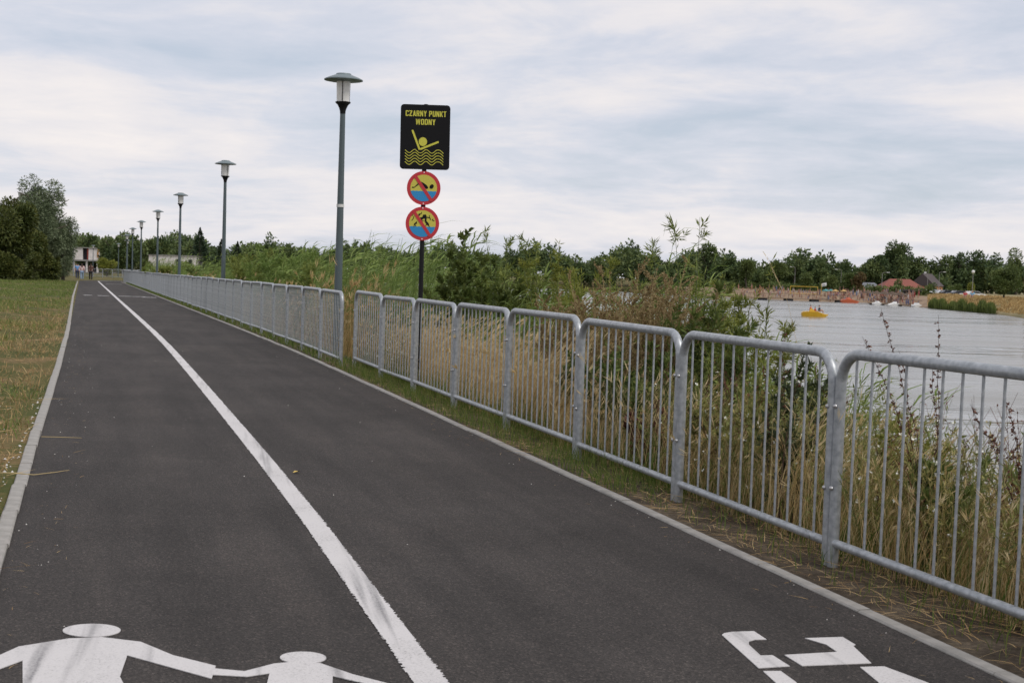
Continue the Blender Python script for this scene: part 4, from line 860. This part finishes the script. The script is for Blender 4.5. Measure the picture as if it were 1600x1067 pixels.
def sitter(label, x, y, z, rz, top, hair, s=1.):
    t = empty('person', (x, y, z), rz); tag(t, label, 'person'); f = lambda L_: [tuple(c*s for c in q) for q in L_]
    J = [(0, 0, .12), (0, -.02, .35), (0, 0, .56), (0, .02, .68), (0, .03, .76), (0, .03, .86), (.2, 0, .57), (.25, .1, .36), (.18, .3, .3), (-.2, 0, .57), (-.25, .1, .36), (-.18, .3, .3), (.11, .05, .12), (.13, .42, .3), (.13, .5, -.1), (-.11, .05, .12), (-.13, .42, .3), (-.13, .5, -.1)]
    skinmesh('body', f(J), [(0, 1), (1, 2), (2, 3), (3, 4), (4, 5), (2, 6), (6, 7), (7, 8), (2, 9), (9, 10), (10, 11), (0, 12), (12, 13), (13, 14), (0, 15), (15, 16), (16, 17)], [q*s for q in (.14, .13, .14, .055, .1, .085, .055, .045, .035, .055, .045, .035, .085, .06, .045, .085, .06, .045)], M['skin'], t)
    skinmesh('shirt', f([J[0], J[1], J[2], J[6], J[7], J[9], J[10]]), [(0, 1), (1, 2), (2, 3), (3, 4), (2, 5), (5, 6)], [q*s for q in (.165, .15, .165, .08, .06, .08, .06)], top, t)
    skinmesh('hair', f([(0, .02, .88), (0, -.03, .82), (0, -.05, .74)]), [(0, 1), (1, 2)], [.09*s, .1*s, .06*s], hair, t)
sitter('boat rider in orange vest, left of the three on the yellow boat', 36.8, 168.5, -1.95, R(-95), cl('orange_vest', (.7, .16, .05)), darkhair); sitter('boat rider in red vest, middle of the three on the yellow boat', 37.3, 168.2, -2.02, R(-95), cl('red_vest', (.55, .06, .05)), darkhair, .85); sitter('boat rider in dark blue, right of the three on the yellow boat', 37.9, 168.6, -1.95, R(-95), cl('navy_shirt', (.05, .10, .17)), darkhair)
sitter('person in red sitting in dry grass before the round bush', 77.9, 235, .1, R(150), cl('red_shirt', (.55, .04, .06)), darkhair, 1.25); sitter('person in light blue sitting right of the one in red', 79.1, 235, .1, R(150), cl('sky_shirt', (.16, .42, .62)), brownhair, 1.35)

# ================================================================== bank vegetation
def vcol(n): return np.tile(n, 1)
def shrub(name, label, s, d, top, w_, m, seed, nst=14, nl=2600, L_=.1, W_=.018, lean=(-.0, 0), twig=.35, low=.12, stemm='stem_green', up=.5, group=None, cat='shrub'):
    """upright stems carrying side twigs with narrow leaves"""
    x, y = ref(s, d); zb = gz(y)+bankz(s, d)-.03; h = top-zb
    root = empty(name, (x, y, zb)); tag(root, label, cat, group); fo = Fol(seed); r = fo.r
    k = 7; t = np.linspace(0, 1, k); a = r.random(nst)*6.283; rad = w_/2*np.sqrt(r.random(nst)); hs = h*(1-.35*(rad/(w_/2))**1.5*r.random(nst))*r.uniform(.8, 1.0, nst)
    hs[0] = h; Q = np.zeros((nst, k, 3))
    ex = rad*np.cos(a); ey = rad*np.sin(a)
    bendx = r.normal(0, .04, nst)*h+lean[0]*h; bendy = r.normal(0, .04, nst)*h+lean[1]*h
    Q[:, :, 0] = ex[:, None]*(.25+.75*t**.8)+bendx[:, None]*t**2; Q[:, :, 1] = ey[:, None]*(.25+.75*t**.8)+bendy[:, None]*t**2; Q[:, :, 2] = hs[:, None]*t
    st_ = Fol(seed+1); st_.stems(Q, np.maximum(.0095*(1-t*.85), .0018)[None, :]*(.6+.25*h), np.zeros(nst)); st_.build('stem', M[stemm], root)
    # twigs
    nt_ = nst*9; i = r.integers(0, nst, nt_); u = low+(1-low)*r.random(nt_)**.8; j = u*(k-1); j0 = np.clip(j.astype(int), 0, k-2); fr = (j-j0)[:, None]
    B = Q[i, j0]*(1-fr)+Q[i, j0+1]*fr; ta = r.random(nt_)*6.283
    TD = np.stack([np.cos(ta), np.sin(ta), r.uniform(.2, 1.3, nt_)+up*.4], 1); TD /= np.linalg.norm(TD, axis=1, keepdims=True)
    TL = twig*r.uniform(.4, 1., nt_)*(1-.45*u)*(.35+.65*min(1, h/2))
    ii = r.integers(0, nt_, nl); v = r.random(nl)
    P = B[ii]+TD[ii]*(TL[ii]*v)[:, None]
    top_l = int(nl*.12); q = r.integers(0, nst, top_l); uu = r.uniform(.75, 1, top_l); jj = uu*(k-1); j1 = np.clip(jj.astype(int), 0, k-2); f2 = (jj-j1)[:, None]; P[:top_l] = Q[q, j1]*(1-f2)+Q[q, j1+1]*f2
    D = TD[ii]*.7+unit(r, nl)*.75+np.array([lean[0]*2, lean[1]*2, .1])
    fo.leaves(P, D, L_*r.uniform(.6, 1.25, nl), W_*r.uniform(.7, 1.3, nl), np.clip(r.random(nl)*.6+.4*r.random(nt_)[ii], 0, 1))
    fo.build('foliage', M[m], root); return root
G1 = 'shrubs on the bank behind the railing'
shrub('sallow_shrub', 'dark leafy shrub just right of the warning sign post', 12.9, 1.5, 2.02, 1.25, 'sallow', 200, 16, 5200, .085, .04, (0, 0), .4, group=G1)
shrub('sallow_shrub', 'dark leafy shrub behind the two near the sign', 13.6, 2.6, 1.75, 1.3, 'sallow', 201, 14, 4000, .085, .035, (0, 0), .4, group=G1)
shrub('willow_shrub', 'feathery willow shrub second right of the sign post', 13.7, 2.3, 2.14, 1.1, 'willow', 202, 13, 4200, .105, .016, (-.05, 0), .45, group=G1)
shrub('willow_shrub', 'thin feathery willow shrub in the middle of the shrub row', 12.6, 2.4, 1.98, 1.0, 'willow', 203, 11, 3200, .105, .016, (-.05, 0), .45, group=G1)
shrub('willow_shrub', 'yellow green willow shrub at the right of the shrub row', 11.0, 2.3, 1.97, 1.15, 'lime', 204, 15, 5200, .095, .015, (-.02, 0), .4, group=G1)
shrub('willow_shrub', 'low yellow green willow shrub beside the rusty seed bush', 9.6, 2.1, 1.72, .9, 'lime', 205, 12, 3400, .095, .015, (0, 0), .4, group=G1)
shrub('willow_shrub', 'tall slim willow rising highest above the railing', 6.45, 1.95, 2.14, .55, 'willow', 206, 9, 1800, .10, .012, (0, 0), .28, .3, group=G1)
shrub('willow_shrub', 'bushy willow around the foot of the tall slim one', 6.6, 2.4, 1.55, 1.0, 'willow', 207, 14, 4200, .09, .013, (0, 0), .35, group=G1)
shrub('sallow_shrub', 'leafy shrub low behind the rusty seed bushes, nearer the slim willow', 5.4, 1.6, 1.28, 1.3, 'willow', 214, 18, 5200, .07, .02, (0, 0), .35, group=G1)
shrub('sallow_shrub', 'leafy shrub low behind the rusty seed bushes, nearer the sign', 7.3, 1.7, 1.3, 1.3, 'lime', 215, 18, 5200, .07, .018, (0, 0), .35, group=G1)
shrub('willow_shrub', 'pale feathery willow between the rusty bushes and the slim one', 5.7, 2.2, 1.72, 1.1, 'lime', 217, 16, 5200, .085, .012, (0, 0), .35, group=G1)
shrub('willow_shrub', 'mid green willow left behind the rusty seed bushes', 8.3, 2.3, 1.74, 1.2, 'willow', 218, 16, 5200, .09, .013, (0, 0), .4, group=G1)
shrub('willow_shrub', 'dark narrow leaved willow leaning out over the water', 4.6, 1.25, 1.46, .85, 'sallow', 208, 12, 3000, .095, .017, (.05, .0), .35, .2, group=G1)
shrub('willow_shrub', 'lower dark willow hanging left behind the second near panel', 2.9, 1.2, .8, .9, 'willow', 216, 10, 1700, .08, .014, (.03, 0), .4, .2, group=G1)
for i, (s, d, tp, w_, lab) in enumerate([(5.7, 1.05, 1.68, 1.25, 'rusty brown seed bush at the left above the railing'), (4.95, 1.1, 1.56, 1.05, 'rusty brown seed bush at the right above the railing'), (6.7, .9, 1.38, .9, 'low rusty seed bush behind the fourth panel')]):
    b_ = shrub('seed_bush', lab, s, d, tp, w_, 'rust', 220+i, 46, 26000, .022, .011, (.03, 0), .36, .3, 'stem_straw', group='rusty seed bushes', cat='weed')
for i, (s, d, tp, w_, lab) in enumerate([(4.6, .55, .92, .9, 'dense green weeds under the rusty seed bushes'), (3.6, .5, .78, .8, 'dense green weeds behind the third near panel'), (5.6, .6, .8, .7, 'green weeds behind the fourth near panel post'), (2.5, .6, .7, .8, 'green weeds at the left of the second near panel')]):
    shrub('nettle_clump', lab, s, d, tp, w_, 'weed' if i == 3 else 'sallow', 230+i, 20, 4200, .06, .022, (0, 0), .28, .03, group='green weed clumps behind the railing', cat='weed')
shrub('mugwort', 'dark stemmed mugwort rising through the second near panel', 1.1, .3, 1.10, .36, 'mug', 240, 7, 1900, .05, .015, (.05, 0), .35, .1, 'stem_brown', cat='weed')
shrub('mugwort', 'dead brown dock clump low behind the third panel', 3.3, .38, .52, .5, 'dock', 241, 12, 2600, .045, .03, (0, 0), .2, .0, 'stem_brown', cat='weed')
for i, (s, d, tp, w_, m, lab) in enumerate([(38.6, 1.6, 2.0, 2.6, 'willow', 'broad willow bush right of the second lamp post'), (35.4, 1.7, 2.1, 2.2, 'reed', 'pale green bush highest right of the second lamp post'), (32.8, 1.9, 2.0, 2.0, 'reed', 'pale green bush second right of the second lamp post'), (29.6, 1.9, 1.75, 2.0, 'willow', 'low willow bush left of the nearest lamp post'), (43, 1.8, 1.75, 2.4, 'willow', 'willow bush just left of the second lamp post'),
                                     (84, 2.0, 1.5, 4.2, 'willow', 'round olive bush in front of the flat white building'), (66.5, 2.6, 1.4, 2.6, 'sallow', 'dark bush right of the flat white building'), (58, 2.2, 1.15, 3.0, 'willow', 'low willow bush behind the third lamp post stretch'), (96, 2.2, 1.1, 4, 'willow', 'olive bush by the fourth lamp post')]):
    shrub('willow_shrub', lab, s, d, tp, w_, m, 250+i, 26, 6500, .16 if s < 50 else .26, .028 if s < 50 else .07, (-.03, 0), .6, .05, group='bushes along the receding railing')
# reeds
def reeds(name, label, seed, n, s0, s1, d0, d1, hmin, hmax, wd, wind=(-.55, -.1), prob=None):
    fo = Fol(seed); r = fo.r; s = s0+(s1-s0)*r.random(n)**(1.5 if s1-s0 > 30 else 1); d = r.uniform(d0, d1, n)
    xy = np.array([ref(a, b) for a, b in zip(s, d)]); zb = np.array([gz(p[1])+bankz(a, b) for p, a, b in zip(xy, s, d)])
    h = r.uniform(hmin, hmax, n)*(1+.12*np.sin(s*1.3+d)); k = 6; t = np.linspace(0, 1, k)
    ln = r.normal(0, .06, (n, 2))+np.array(wind)*.22
    Q = np.zeros((n, k, 3)); Q[:, :, 0] = xy[:, :1]+ln[:, :1]*h[:, None]*t**2; Q[:, :, 1] = xy[:, 1:]+ln[:, 1:]*h[:, None]*t**2; Q[:, :, 2] = zb[:, None]+h[:, None]*t
    fo.stems(Q, np.full((1, k), .004)*(1-.6*t)*(wd/.02), .45)
    lv = 9; i = np.repeat(np.arange(n), lv); u = r.uniform(.3, 1, n*lv); j = u*(k-1); j0 = np.clip(j.astype(int), 0, k-2); f_ = (j-j0)[:, None]
    P = Q[i, j0]*(1-f_)+Q[i, j0+1]*f_; a = r.random(n*lv)*6.283
    D = np.stack([np.cos(a)*.6+wind[0], np.sin(a)*.6+wind[1], r.uniform(.5, 1.4, n*lv)], 1)
    dr_ = np.stack([np.full(n*lv, wind[0]*.5), np.full(n*lv, wind[1]*.5), -r.uniform(.35, .9, n*lv)], 1)
    fo.ribbons(P, D, r.uniform(.3, .6, n*lv), wd*r.uniform(.7, 1.3, n*lv), dr_, np.clip(.25+.6*r.random(n*lv)+.15*(u-.6), 0, 1), 3)
    o = fo.build(name, M['reed']); tag(o, label, 'reeds', kind='stuff'); return o
reeds('reed_bed', 'green reeds around the railing gap and nearest lamp post', 300, 900, 13.6, 24, .8, 4.2, 1.5, 2.3, .030, (.55, .1))
reeds('reed_bed', 'green reeds behind the long receding railing', 301, 2600, 22, 125, .9, 5.5, 1.6, 2.4, .042, (.55, .1))
reeds('reed_bed', 'lower green reeds on the bank below the warning sign', 302, 800, 6.5, 14.5, 1.4, 5, 1.2, 1.75, .026, (.55, .1))
reeds('reed_bed', 'sparse reeds at the tall slim willow', 303, 26, 6.2, 7.2, 1.6, 2.3, 2.0, 2.6, .022, (.35, .1))
# tall dry grass with seed heads
def dry_grass(name, label, seed, n, s0, s1, d0, d1, hmin, hmax, wd=.006, wind=(.1, -.3), m='dry', head=True, tin=(0, 1), dens=None):
    fo = Fol(seed); r = fo.r; s = r.uniform(s0, s1, n); d = d0+(d1-d0)*r.random(n)**1.2
    xy = np.array([ref(a, b) for a, b in zip(s, d)]); zb = np.array([gz(p[1])+bankz(a, b) for p, a, b in zip(xy, s, d)])
    h = r.uniform(hmin, hmax, n)*(1+.2*np.sin(s*2.3)); P = np.concatenate([xy, zb[:, None]], 1)
    D = np.stack([r.normal(0, .16, n)+wind[0]*.3, r.normal(0, .16, n)+wind[1]*.3, np.ones(n)], 1); D /= np.linalg.norm(D, axis=1, keepdims=True)
    dr_ = np.stack([r.normal(wind[0], .18, n), r.normal(wind[1], .18, n), -r.uniform(.02, .3, n)], 1); tt = r.uniform(*tin, n)
    fo.ribbons(P, D, h, wd*r.uniform(.6, 1.3, n), dr_, tt, 4)
    if head:
        q = r.random(n) < .45; tip = P[q]+D[q]*h[q][:, None]*.93+dr_[q]*.865*h[q][:, None]; ax = D[q]+1.9*dr_[q]
        for _ in range(3): fo.leaves(tip+unit(r, q.sum())*.006, ax+.25*unit(r, q.sum()), .10*h[q]+.02, wd*(2.0 if wd > .0056 else 1.3), np.clip(tt[q]+.2, 0, 1))
    o = fo.build(name, M[m]); tag(o, label, 'grass', kind='stuff'); return o
dry_grass('dry_grass', 'tall golden dry grass behind the middle railing panels', 310, 11000, 5.0, 14.2, .15, 1.9, .55, 1.0, .008, (.30, -.25), tin=(.35, 1))
dry_grass('dry_grass', 'brownish dry grass behind the nearest railing panels', 311, 12500, -6, 5.5, .12, 2.2, .35, .85, .0042, (.1, -.2), tin=(.25, 1))
dry_grass('dry_grass', 'dry grass stalks behind the long receding railing', 312, 3200, 14.5, 90, .2, 1.8, .8, 1.35, .012, (.25, -.2))
dry_grass('dry_grass', 'brown grass plumes around the nearest lamp post', 313, 500, 15.5, 22, .3, 1.4, 1.2, 1.75, .008, (.1, -.1), tin=(0, .5))
dry_grass('green_grass', 'fresh green grass low behind the middle panels', 314, 5200, 2, 14.3, .05, 1.1, .15, .5, .008, (.1, -.2), 'green_grass', False)
dry_grass('green_grass', 'green grass low behind the nearest panels', 315, 2600, -6, 2, .1, 1.6, .15, .5, .007, (.1, -.2), 'green_grass', False)
# weeds tangle by the nearest panels
def tangle(name, label, seed, n, s0, s1, d0, d1, hmin, hmax, m, leaves=26, L_=.035, W_=.009, flower=.35):
    fo = Fol(seed); ff = Fol(seed+1); r = fo.r; s = r.uniform(s0, s1, n); d = r.uniform(d0, d1, n); k = 6; t = np.linspace(0, 1, k)
    xy = np.array([ref(a, b) for a, b in zip(s, d)]); zb = np.array([gz(p[1])+bankz(a, b) for p, a, b in zip(xy, s, d)]); h = r.uniform(hmin, hmax, n)
    ln = r.normal(0, .22, (n, 2)); Q = np.zeros((n, k, 3)); Q[:, :, :2] = xy[:, None, :]+ln[:, None, :]*(h[:, None]*t**1.5)[..., None]+r.normal(0, .012, (n, k, 2))*t[None, :, None]; Q[:, :, 2] = zb[:, None]+h[:, None]*t
    tn = r.random(n); fo.stems(Q, (.0032*(1-.7*t))[None, :], tn)
    nb = 7; i = np.repeat(np.arange(n), nb); u = r.uniform(.25, .95, n*nb); j = u*(k-1); j0 = np.clip(j.astype(int), 0, k-2); f_ = (j-j0)[:, None]; B = Q[i, j0]*(1-f_)+Q[i, j0+1]*f_
    a = r.random(n*nb)*6.283; BD = np.stack([np.cos(a)*.7, np.sin(a)*.7, r.uniform(.5, 1.3, n*nb)], 1); BL = (.1+.22*(1-u))*h[i]
    Q2 = B[:, None, :]+BD[:, None, :]*(BL[:, None]*np.linspace(0, 1, 3))[..., None]; fo.stems(Q2, np.array([[.0018, .0014, .0008]]), tn[i])
    nl = n*leaves; q = r.integers(0, n*nb, nl); P = B[q]+BD[q]*(BL[q]*r.random(nl))[:, None]; fo.leaves(P, BD[q]+unit(r, nl), L_*r.uniform(.6, 1.4, nl), W_*r.uniform(.7, 1.3, nl), np.clip(.7*tn[i[q]]+.3*r.random(nl), 0, 1))
    o = fo.build(name, M[m]); tag(o, label, 'weeds', kind='stuff')
    if flower:
        w_ = r.random(n*nb) < flower; E2 = (B+BD*BL[:, None])[w_]
        for _ in range(4): ff.leaves(E2-.003+unit(r, len(E2))*.003, unit(r, len(E2)), .015, .014)
        fl_ = ff.build('small_flowers', M['flower'], o); fl_['kind'] = 'stuff'
    return o
tangle('weed_tangle', 'tangled weeds with small white flowers behind the nearest panels', 330, 650, -5.5, 2.8, .12, 1.5, .45, .98, 'weed', 34, .036, .008, .22)
tangle('weed_tangle', 'leafy green weeds filling the bank behind the nearest panels', 335, 330, -5.5, 3.2, .15, 1.7, .35, .85, 'weed', 44, .045, .013, .06)
for i, (s_, d_, tp, w_, m, lab) in enumerate([(-.3, .45, .62, .5, 'sallow', 'low leafy weed left of the nearest panel post'), (-1.5, .5, .55, .5, 'weed', 'pale leafy weed low behind the nearest panel'), (1.7, .4, .72, .45, 'weed', 'pale leafy weed beside the mugwort'), (-2.3, .6, .6, .6, 'sallow', 'low leafy weed at the right picture edge'), (.6, .8, .7, .6, 'lime', 'light green weed clump between mugwort and post')]):
    shrub('nettle_clump', lab, s_, d_, tp, w_, m, 280+i, 14, 2400, .045, .016, (0, 0), .22, .03, group='green weed clumps behind the railing', cat='weed')
tangle('weed_tangle', 'dark stemmed dying weeds rising behind the nearest panels', 331, 170, -5.5, 3, .3, 2.0, .75, 1.15, 'dock', 22, .022, .009, 0)
tangle('weed_tangle', 'white flowered weeds behind the panels left of the sign post', 332, 90, 11.5, 14.3, .1, .7, .35, .7, 'weed', 30, .035, .01, .5)
tangle('weed_tangle', 'green weeds filling the bank behind the middle panels', 333, 500, 3, 13, .9, 3.2, .7, 1.3, 'willow', 46, .06, .014, .0)
tangle('weed_tangle', 'rusty dry weeds low behind the nearest panels', 334, 420, -5.5, 3, .15, 1.6, .3, .7, 'rust', 34, .026, .008, .0)
# dock stalks in seed
def dock(label, base, stalks, seed):
    x, y, z = base; root = empty('dock_plant', base); tag(root, label, 'weed', 'dock plants in seed'); fo = Fol(seed); r = fo.r; sf = Fol(seed+1)
    for tip, sag in stalks:
        tp = np.array(tip)-np.array(base); t = np.linspace(0, 1, 9)[:, None]; Q = tp*t; Q[:, 2] += (sag*np.sin(t*math.pi))[:, 0]; Q[1:-1] += r.normal(0, .006, (7, 3))
        sf.stems(Q[None], (.0042*(1-.75*t[:, 0]))[None, :], np.array([.3]))
        for u in np.arange(.4, 1.0, .03):
            j = u*8; j0 = min(int(j), 7); p = Q[j0]*(1-(j-j0))+Q[j0+1]*(j-j0); n = 9
            c = p+unit(r, 1)*.008; fo.leaves(np.repeat(c, n, 0)+unit(r, n)*.005, unit(r, n)+np.array([0, 0, .3]), .017*r.uniform(.6, 1.2, n), .009)
    sf.build('stalk', M['stem_brown'], root); fo.build('seed_head', M['dock'], root)['kind'] = 'stuff'
dock('brown seeding dock reaching highest over the nearest top rail', (2.35, 7.3, -.1), [((1.89, 7.0, 1.39), .10), ((2.02, 7.1, 1.17), .05), ((2.25, 7.2, 1.36), .02), ((1.80, 7.0, 1.24), .16), ((2.2, 7.1, 1.12), .05)], 340)
dock('dark seeding dock at the right picture edge', (2.62, 6.5, -.1), [((2.12, 6.25, .97), .12), ((2.3, 6.3, .99), .08), ((2.45, 6.4, 1.02), .05), ((2.2, 6.2, .85), .12), ((2.5, 6.3, .9), .05), ((2.3, 6.2, .78), .1), ((2.65, 6.5, 1.1), .02)], 341)
dock('thin seeding dock poking above the second near panel', (1.75, 8.6, -.1), [((1.66, 8.3, 1.22), .02), ((1.8, 8.5, 1.02), .03), ((1.55, 8.4, 1.0), .05)], 342)
gs = empty('grass_stalk', (2.14, 9.4, -.3)); tag(gs, 'single pale grass stalk curving above the railing against the water', 'grass')
fo = Fol(350); Q = np.array([[[0, 0, 0], [-.03, 0, .6], [-.12, 0, 1.2], [-.25, 0, 1.68], [-.40, 0, 1.98]]]); fo.stems(Q, np.array([[.002, .0018, .0014, .001, .0008]]), np.array([.9])); fo.build('stalk', M['dry'], gs)
fo = Fol(351); p = np.stack([np.linspace(-.27, -.42, 26), fo.r.normal(0, .004, 26), np.linspace(1.72, 2.0, 26)], 1); fo.leaves(p, np.tile([-.45, 0, .8], (26, 1))+.25*unit(fo.r, 26), .022, .005, np.full(26, .95)); fo.build('seed_head', M['dry'], gs)['kind'] = 'stuff'
# ================================================================== verge and lawn cover
dry_grass('straw_litter_grass', 'green tufts of grass on the verge along the railing foot', 360, 5000, 2.2, 14, -.34, .15, .05, .19, .006, (.0, -.2), 'green_grass', False)
dry_grass('straw_litter_grass', 'sparse weeds sprouting under the nearest railing', 362, 900, -6, 3, -.28, .15, .03, .16, .006, (.0, -.2), 'green_grass', False)
dry_grass('straw_litter_grass', 'green verge grass along the long receding railing', 361, 9000, 14, 120, -.33, .2, .06, .2, .016, (.0, -.2), 'green_grass', False)
def litter(name, label, seed, n, s0, s1, d0, d1, Lm, m='straw', wd=.004, power=1., zf=None):
    fo = Fol(seed); r = fo.r; s = s0+(s1-s0)*r.random(n)**power; d = r.uniform(d0, d1, n); xy = np.array([ref(a, b) for a, b in zip(s, d)])
    z = np.array([gz(p[1])+(bankz(a, b) if b > -1 else (zf(a, b) if zf else 0)) for p, a, b in zip(xy, s, d)])
    a = r.normal(heading(0), .7, n); P = np.concatenate([xy, (z+r.uniform(.0, .03, n))[:, None]], 1)
    D = np.stack([np.cos(a), np.sin(a), r.normal(.05, .12, n)], 1); fo.ribbons(P, D, Lm*r.uniform(.3, 1.3, n), wd*r.uniform(.6, 1.4, n), np.stack([r.normal(0, .2, n), r.normal(0, .2, n), -.05-.1*r.random(n)], 1), None, 3)
    o = fo.build(name, M[m]); tag(o, label, 'straw', kind='stuff'); return o
litter('straw_litter', 'cut straw lying on the soil under the nearest railing', 370, 2600, -6, 5, -.33, .35, .2)
litter('straw_litter', 'cut straw scattered along the verge by the middle panels', 371, 2200, 4, 15, -.33, .2, .2)
def lz(s, d): return lump(s, d)+min(.6, max(0, (-d-5)*.045))-.012 if d < -4.4 else .01
def lawn(name, label, seed, n, s0, s1, d0, d1, h0, h1, wd, m, power=1.6, patch=None, cat='grass', edge=0.):
    fo = Fol(seed); r = fo.r; s = s0+(s1-s0)*r.random(n)**power; d = r.uniform(d0, d1, n)
    if patch is not None:
        v = edge*np.exp((d+4.3)/1.3)*np.clip((42-s)/22, 0, 1)+np.sin(s*.75+d*1.1)+np.sin(s*.31-d*.9+2)+.8*np.sin(s*1.9+d*2.3)+r.normal(0, .5, n); keep = v > patch; s, d = s[keep], d[keep]; n = len(s)
    d = d+np.interp(s, [-3, 6, 60], [0, -.065, -.22])
    xy = np.array([ref(a, b) for a, b in zip(s, d)]); z = np.array([gz(p[1])+lz(a, b) for p, a, b in zip(xy, s, d)]); P = np.concatenate([xy, z[:, None]], 1)
    D = np.stack([r.normal(0, .35, n), r.normal(0, .35, n), np.ones(n)], 1); sc = 1+s/60
    fo.ribbons(P, D, r.uniform(h0, h1, n), wd*sc*r.uniform(.6, 1.4, n), np.stack([r.normal(0, .3, n), r.normal(0, .3, n), -r.random(n)*.4], 1), None, 2)
    o = fo.build(name, M[m]); tag(o, label, cat, kind='stuff'); return o
lawn('lawn_grass', 'patchy green lawn left of the path', 380, 190000, 3, 125, -24, -4.31, .05, .16, .013, 'green_grass', 1.7, -.6, edge=-2.6)
lawn('lawn_grass', 'short green tufts at the near left verge', 381, 9000, -6, 14, -8, -4.34, .02, .07, .005, 'green_grass', 1.2, .9)
lawn('lawn_straw', 'dry yellowed patches of the lawn left of the path', 382, 60000, -4, 55, -16, -4.31, .04, .12, .007, 'straw', 1.4, .3, edge=3.0)
lawn('lawn_tufts', 'taller rough tufts standing in the lawn left of the path', 384, 26000, 0, 90, -18, -4.36, .12, .30, .008, 'green_grass', 1.5, 1.0)
lawn('lawn_tufts', 'taller dry stalks standing in the lawn near the kerb', 385, 9000, 0, 40, -10, -4.36, .12, .32, .006, 'straw', 1.4, .6, edge=1.0)
litter('straw_litter', 'cut hay strewn over the near left verge', 383, 15000, -6, 34, -9, -4.38, .24, 'straw', .006, 1.3, lz)
M['stone'] = mat('pale_stone', (.45, .43, .40), .9, var=(.6, .58, .55), vscale=8)
fo = Fol(390); r = fo.r; n = 900; s = -5+14*r.random(n)**1.3; d = -4.36-1.3*r.random(n)**1.5; xy = np.array([ref(a, b) for a, b in zip(s, d)]); c = np.concatenate([xy, np.array([gz(p[1])+lz(a, b) for p, a, b in zip(xy, s, d)])[:, None]], 1); q = r.uniform(.004, .016, n)[:, None]
dirs = np.array([[1, 0, 0], [0, 1, 0], [-1, 0, 0], [0, -1, 0], [0, 0, 1.]]); V = c[:, None, :]+dirs[None]*q[:, None, :]*r.uniform(.5, 1.2, (n, 5, 1)); F = np.concatenate([np.arange(n)[:, None]*5+np.array(t_) for t_ in ((0, 1, 4), (1, 2, 4), (2, 3, 4), (3, 0, 4))])
o = link('gravel', npmesh('gravel', V.reshape(-1, 3), F, M['stone'])); tag(o, 'pale gravel strewn beside the left kerb', 'gravel', kind='stuff')
fo = Fol(395); r = fo.r; n = 230; s = -6+40*r.random(n)**1.4; d = np.where(r.random(n) < .5, -4.2+.35*r.random(n)**2, np.where(r.random(n) < .6, -.45-.3*r.random(n)**2, r.uniform(-4.1, -.5, n))); xy = np.array([ref(a, b) for a, b in zip(s, d)]); c = np.concatenate([xy, np.array([gz(p[1]) for p in xy])[:, None]], 1); q = r.uniform(.002, .006, n)[:, None]
V = c[:, None, :]+dirs[None]*q[:, None, :]*r.uniform(.5, 1.4, (n, 5, 1)); F = np.concatenate([np.arange(n)[:, None]*5+np.array(t_) for t_ in ((0, 1, 4), (1, 2, 4), (2, 3, 4), (3, 0, 4))])
o = link('path_grit', npmesh('path_grit', V.reshape(-1, 3), F, M['stone'])); tag(o, 'loose pale grit scattered on the asphalt', 'grit', kind='stuff')
litter('path_straw', 'stray bits of straw lying along both path edges', 396, 260, -6, 30, -4.2, -3.9, .07, 'straw', .003, 1.3); litter('path_straw', 'stray bits of straw lying on the asphalt beside the railing kerb', 397, 160, -6, 20, -.75, -.43, .07, 'straw', .003, 1.3)
# small things on the path
M['yleaf'] = mat('yellow_leaf', (.50, .36, .10), .7)
lf = MB().add([(0, 0, .006), (.035, .03, .02), (.085, .02, .012), (.06, -.03, .03), (.02, -.035, .018), (.04, 0, .008)], [(0, 5, 1), (1, 5, 2), (2, 5, 3), (3, 5, 4), (4, 5, 0)]).build('fallen_leaf', M['yleaf']); lf.location = (-1.57, 9.87, .002); lf.rotation_euler = (0, 0, .6); lf.scale = (.8,)*3; tag(lf, 'single yellow leaf lying on the asphalt by the white line', 'leaf')
tw = MB().tube([(-3.52, 9.28, .03), (-3.40, 9.33, .025), (-3.28, 9.36, .012), (-3.18, 9.52, .01), (-3.12, 9.63, .012)], [.004, .004, .0035, .003, .0015], 6).build('dry_twig', M['stem_straw']); tag(tw, 'pale dry twig reaching from the left kerb onto the asphalt', 'twig')
tw = MB().tube([(-3.9, 11.3, .025), (-3.75, 11.35, .02), (-3.6, 11.42, .01)], [.003, .003, .0015], 6).build('dry_twig', M['stem_straw']); tag(tw, 'small dry twig farther along the left kerb', 'twig')
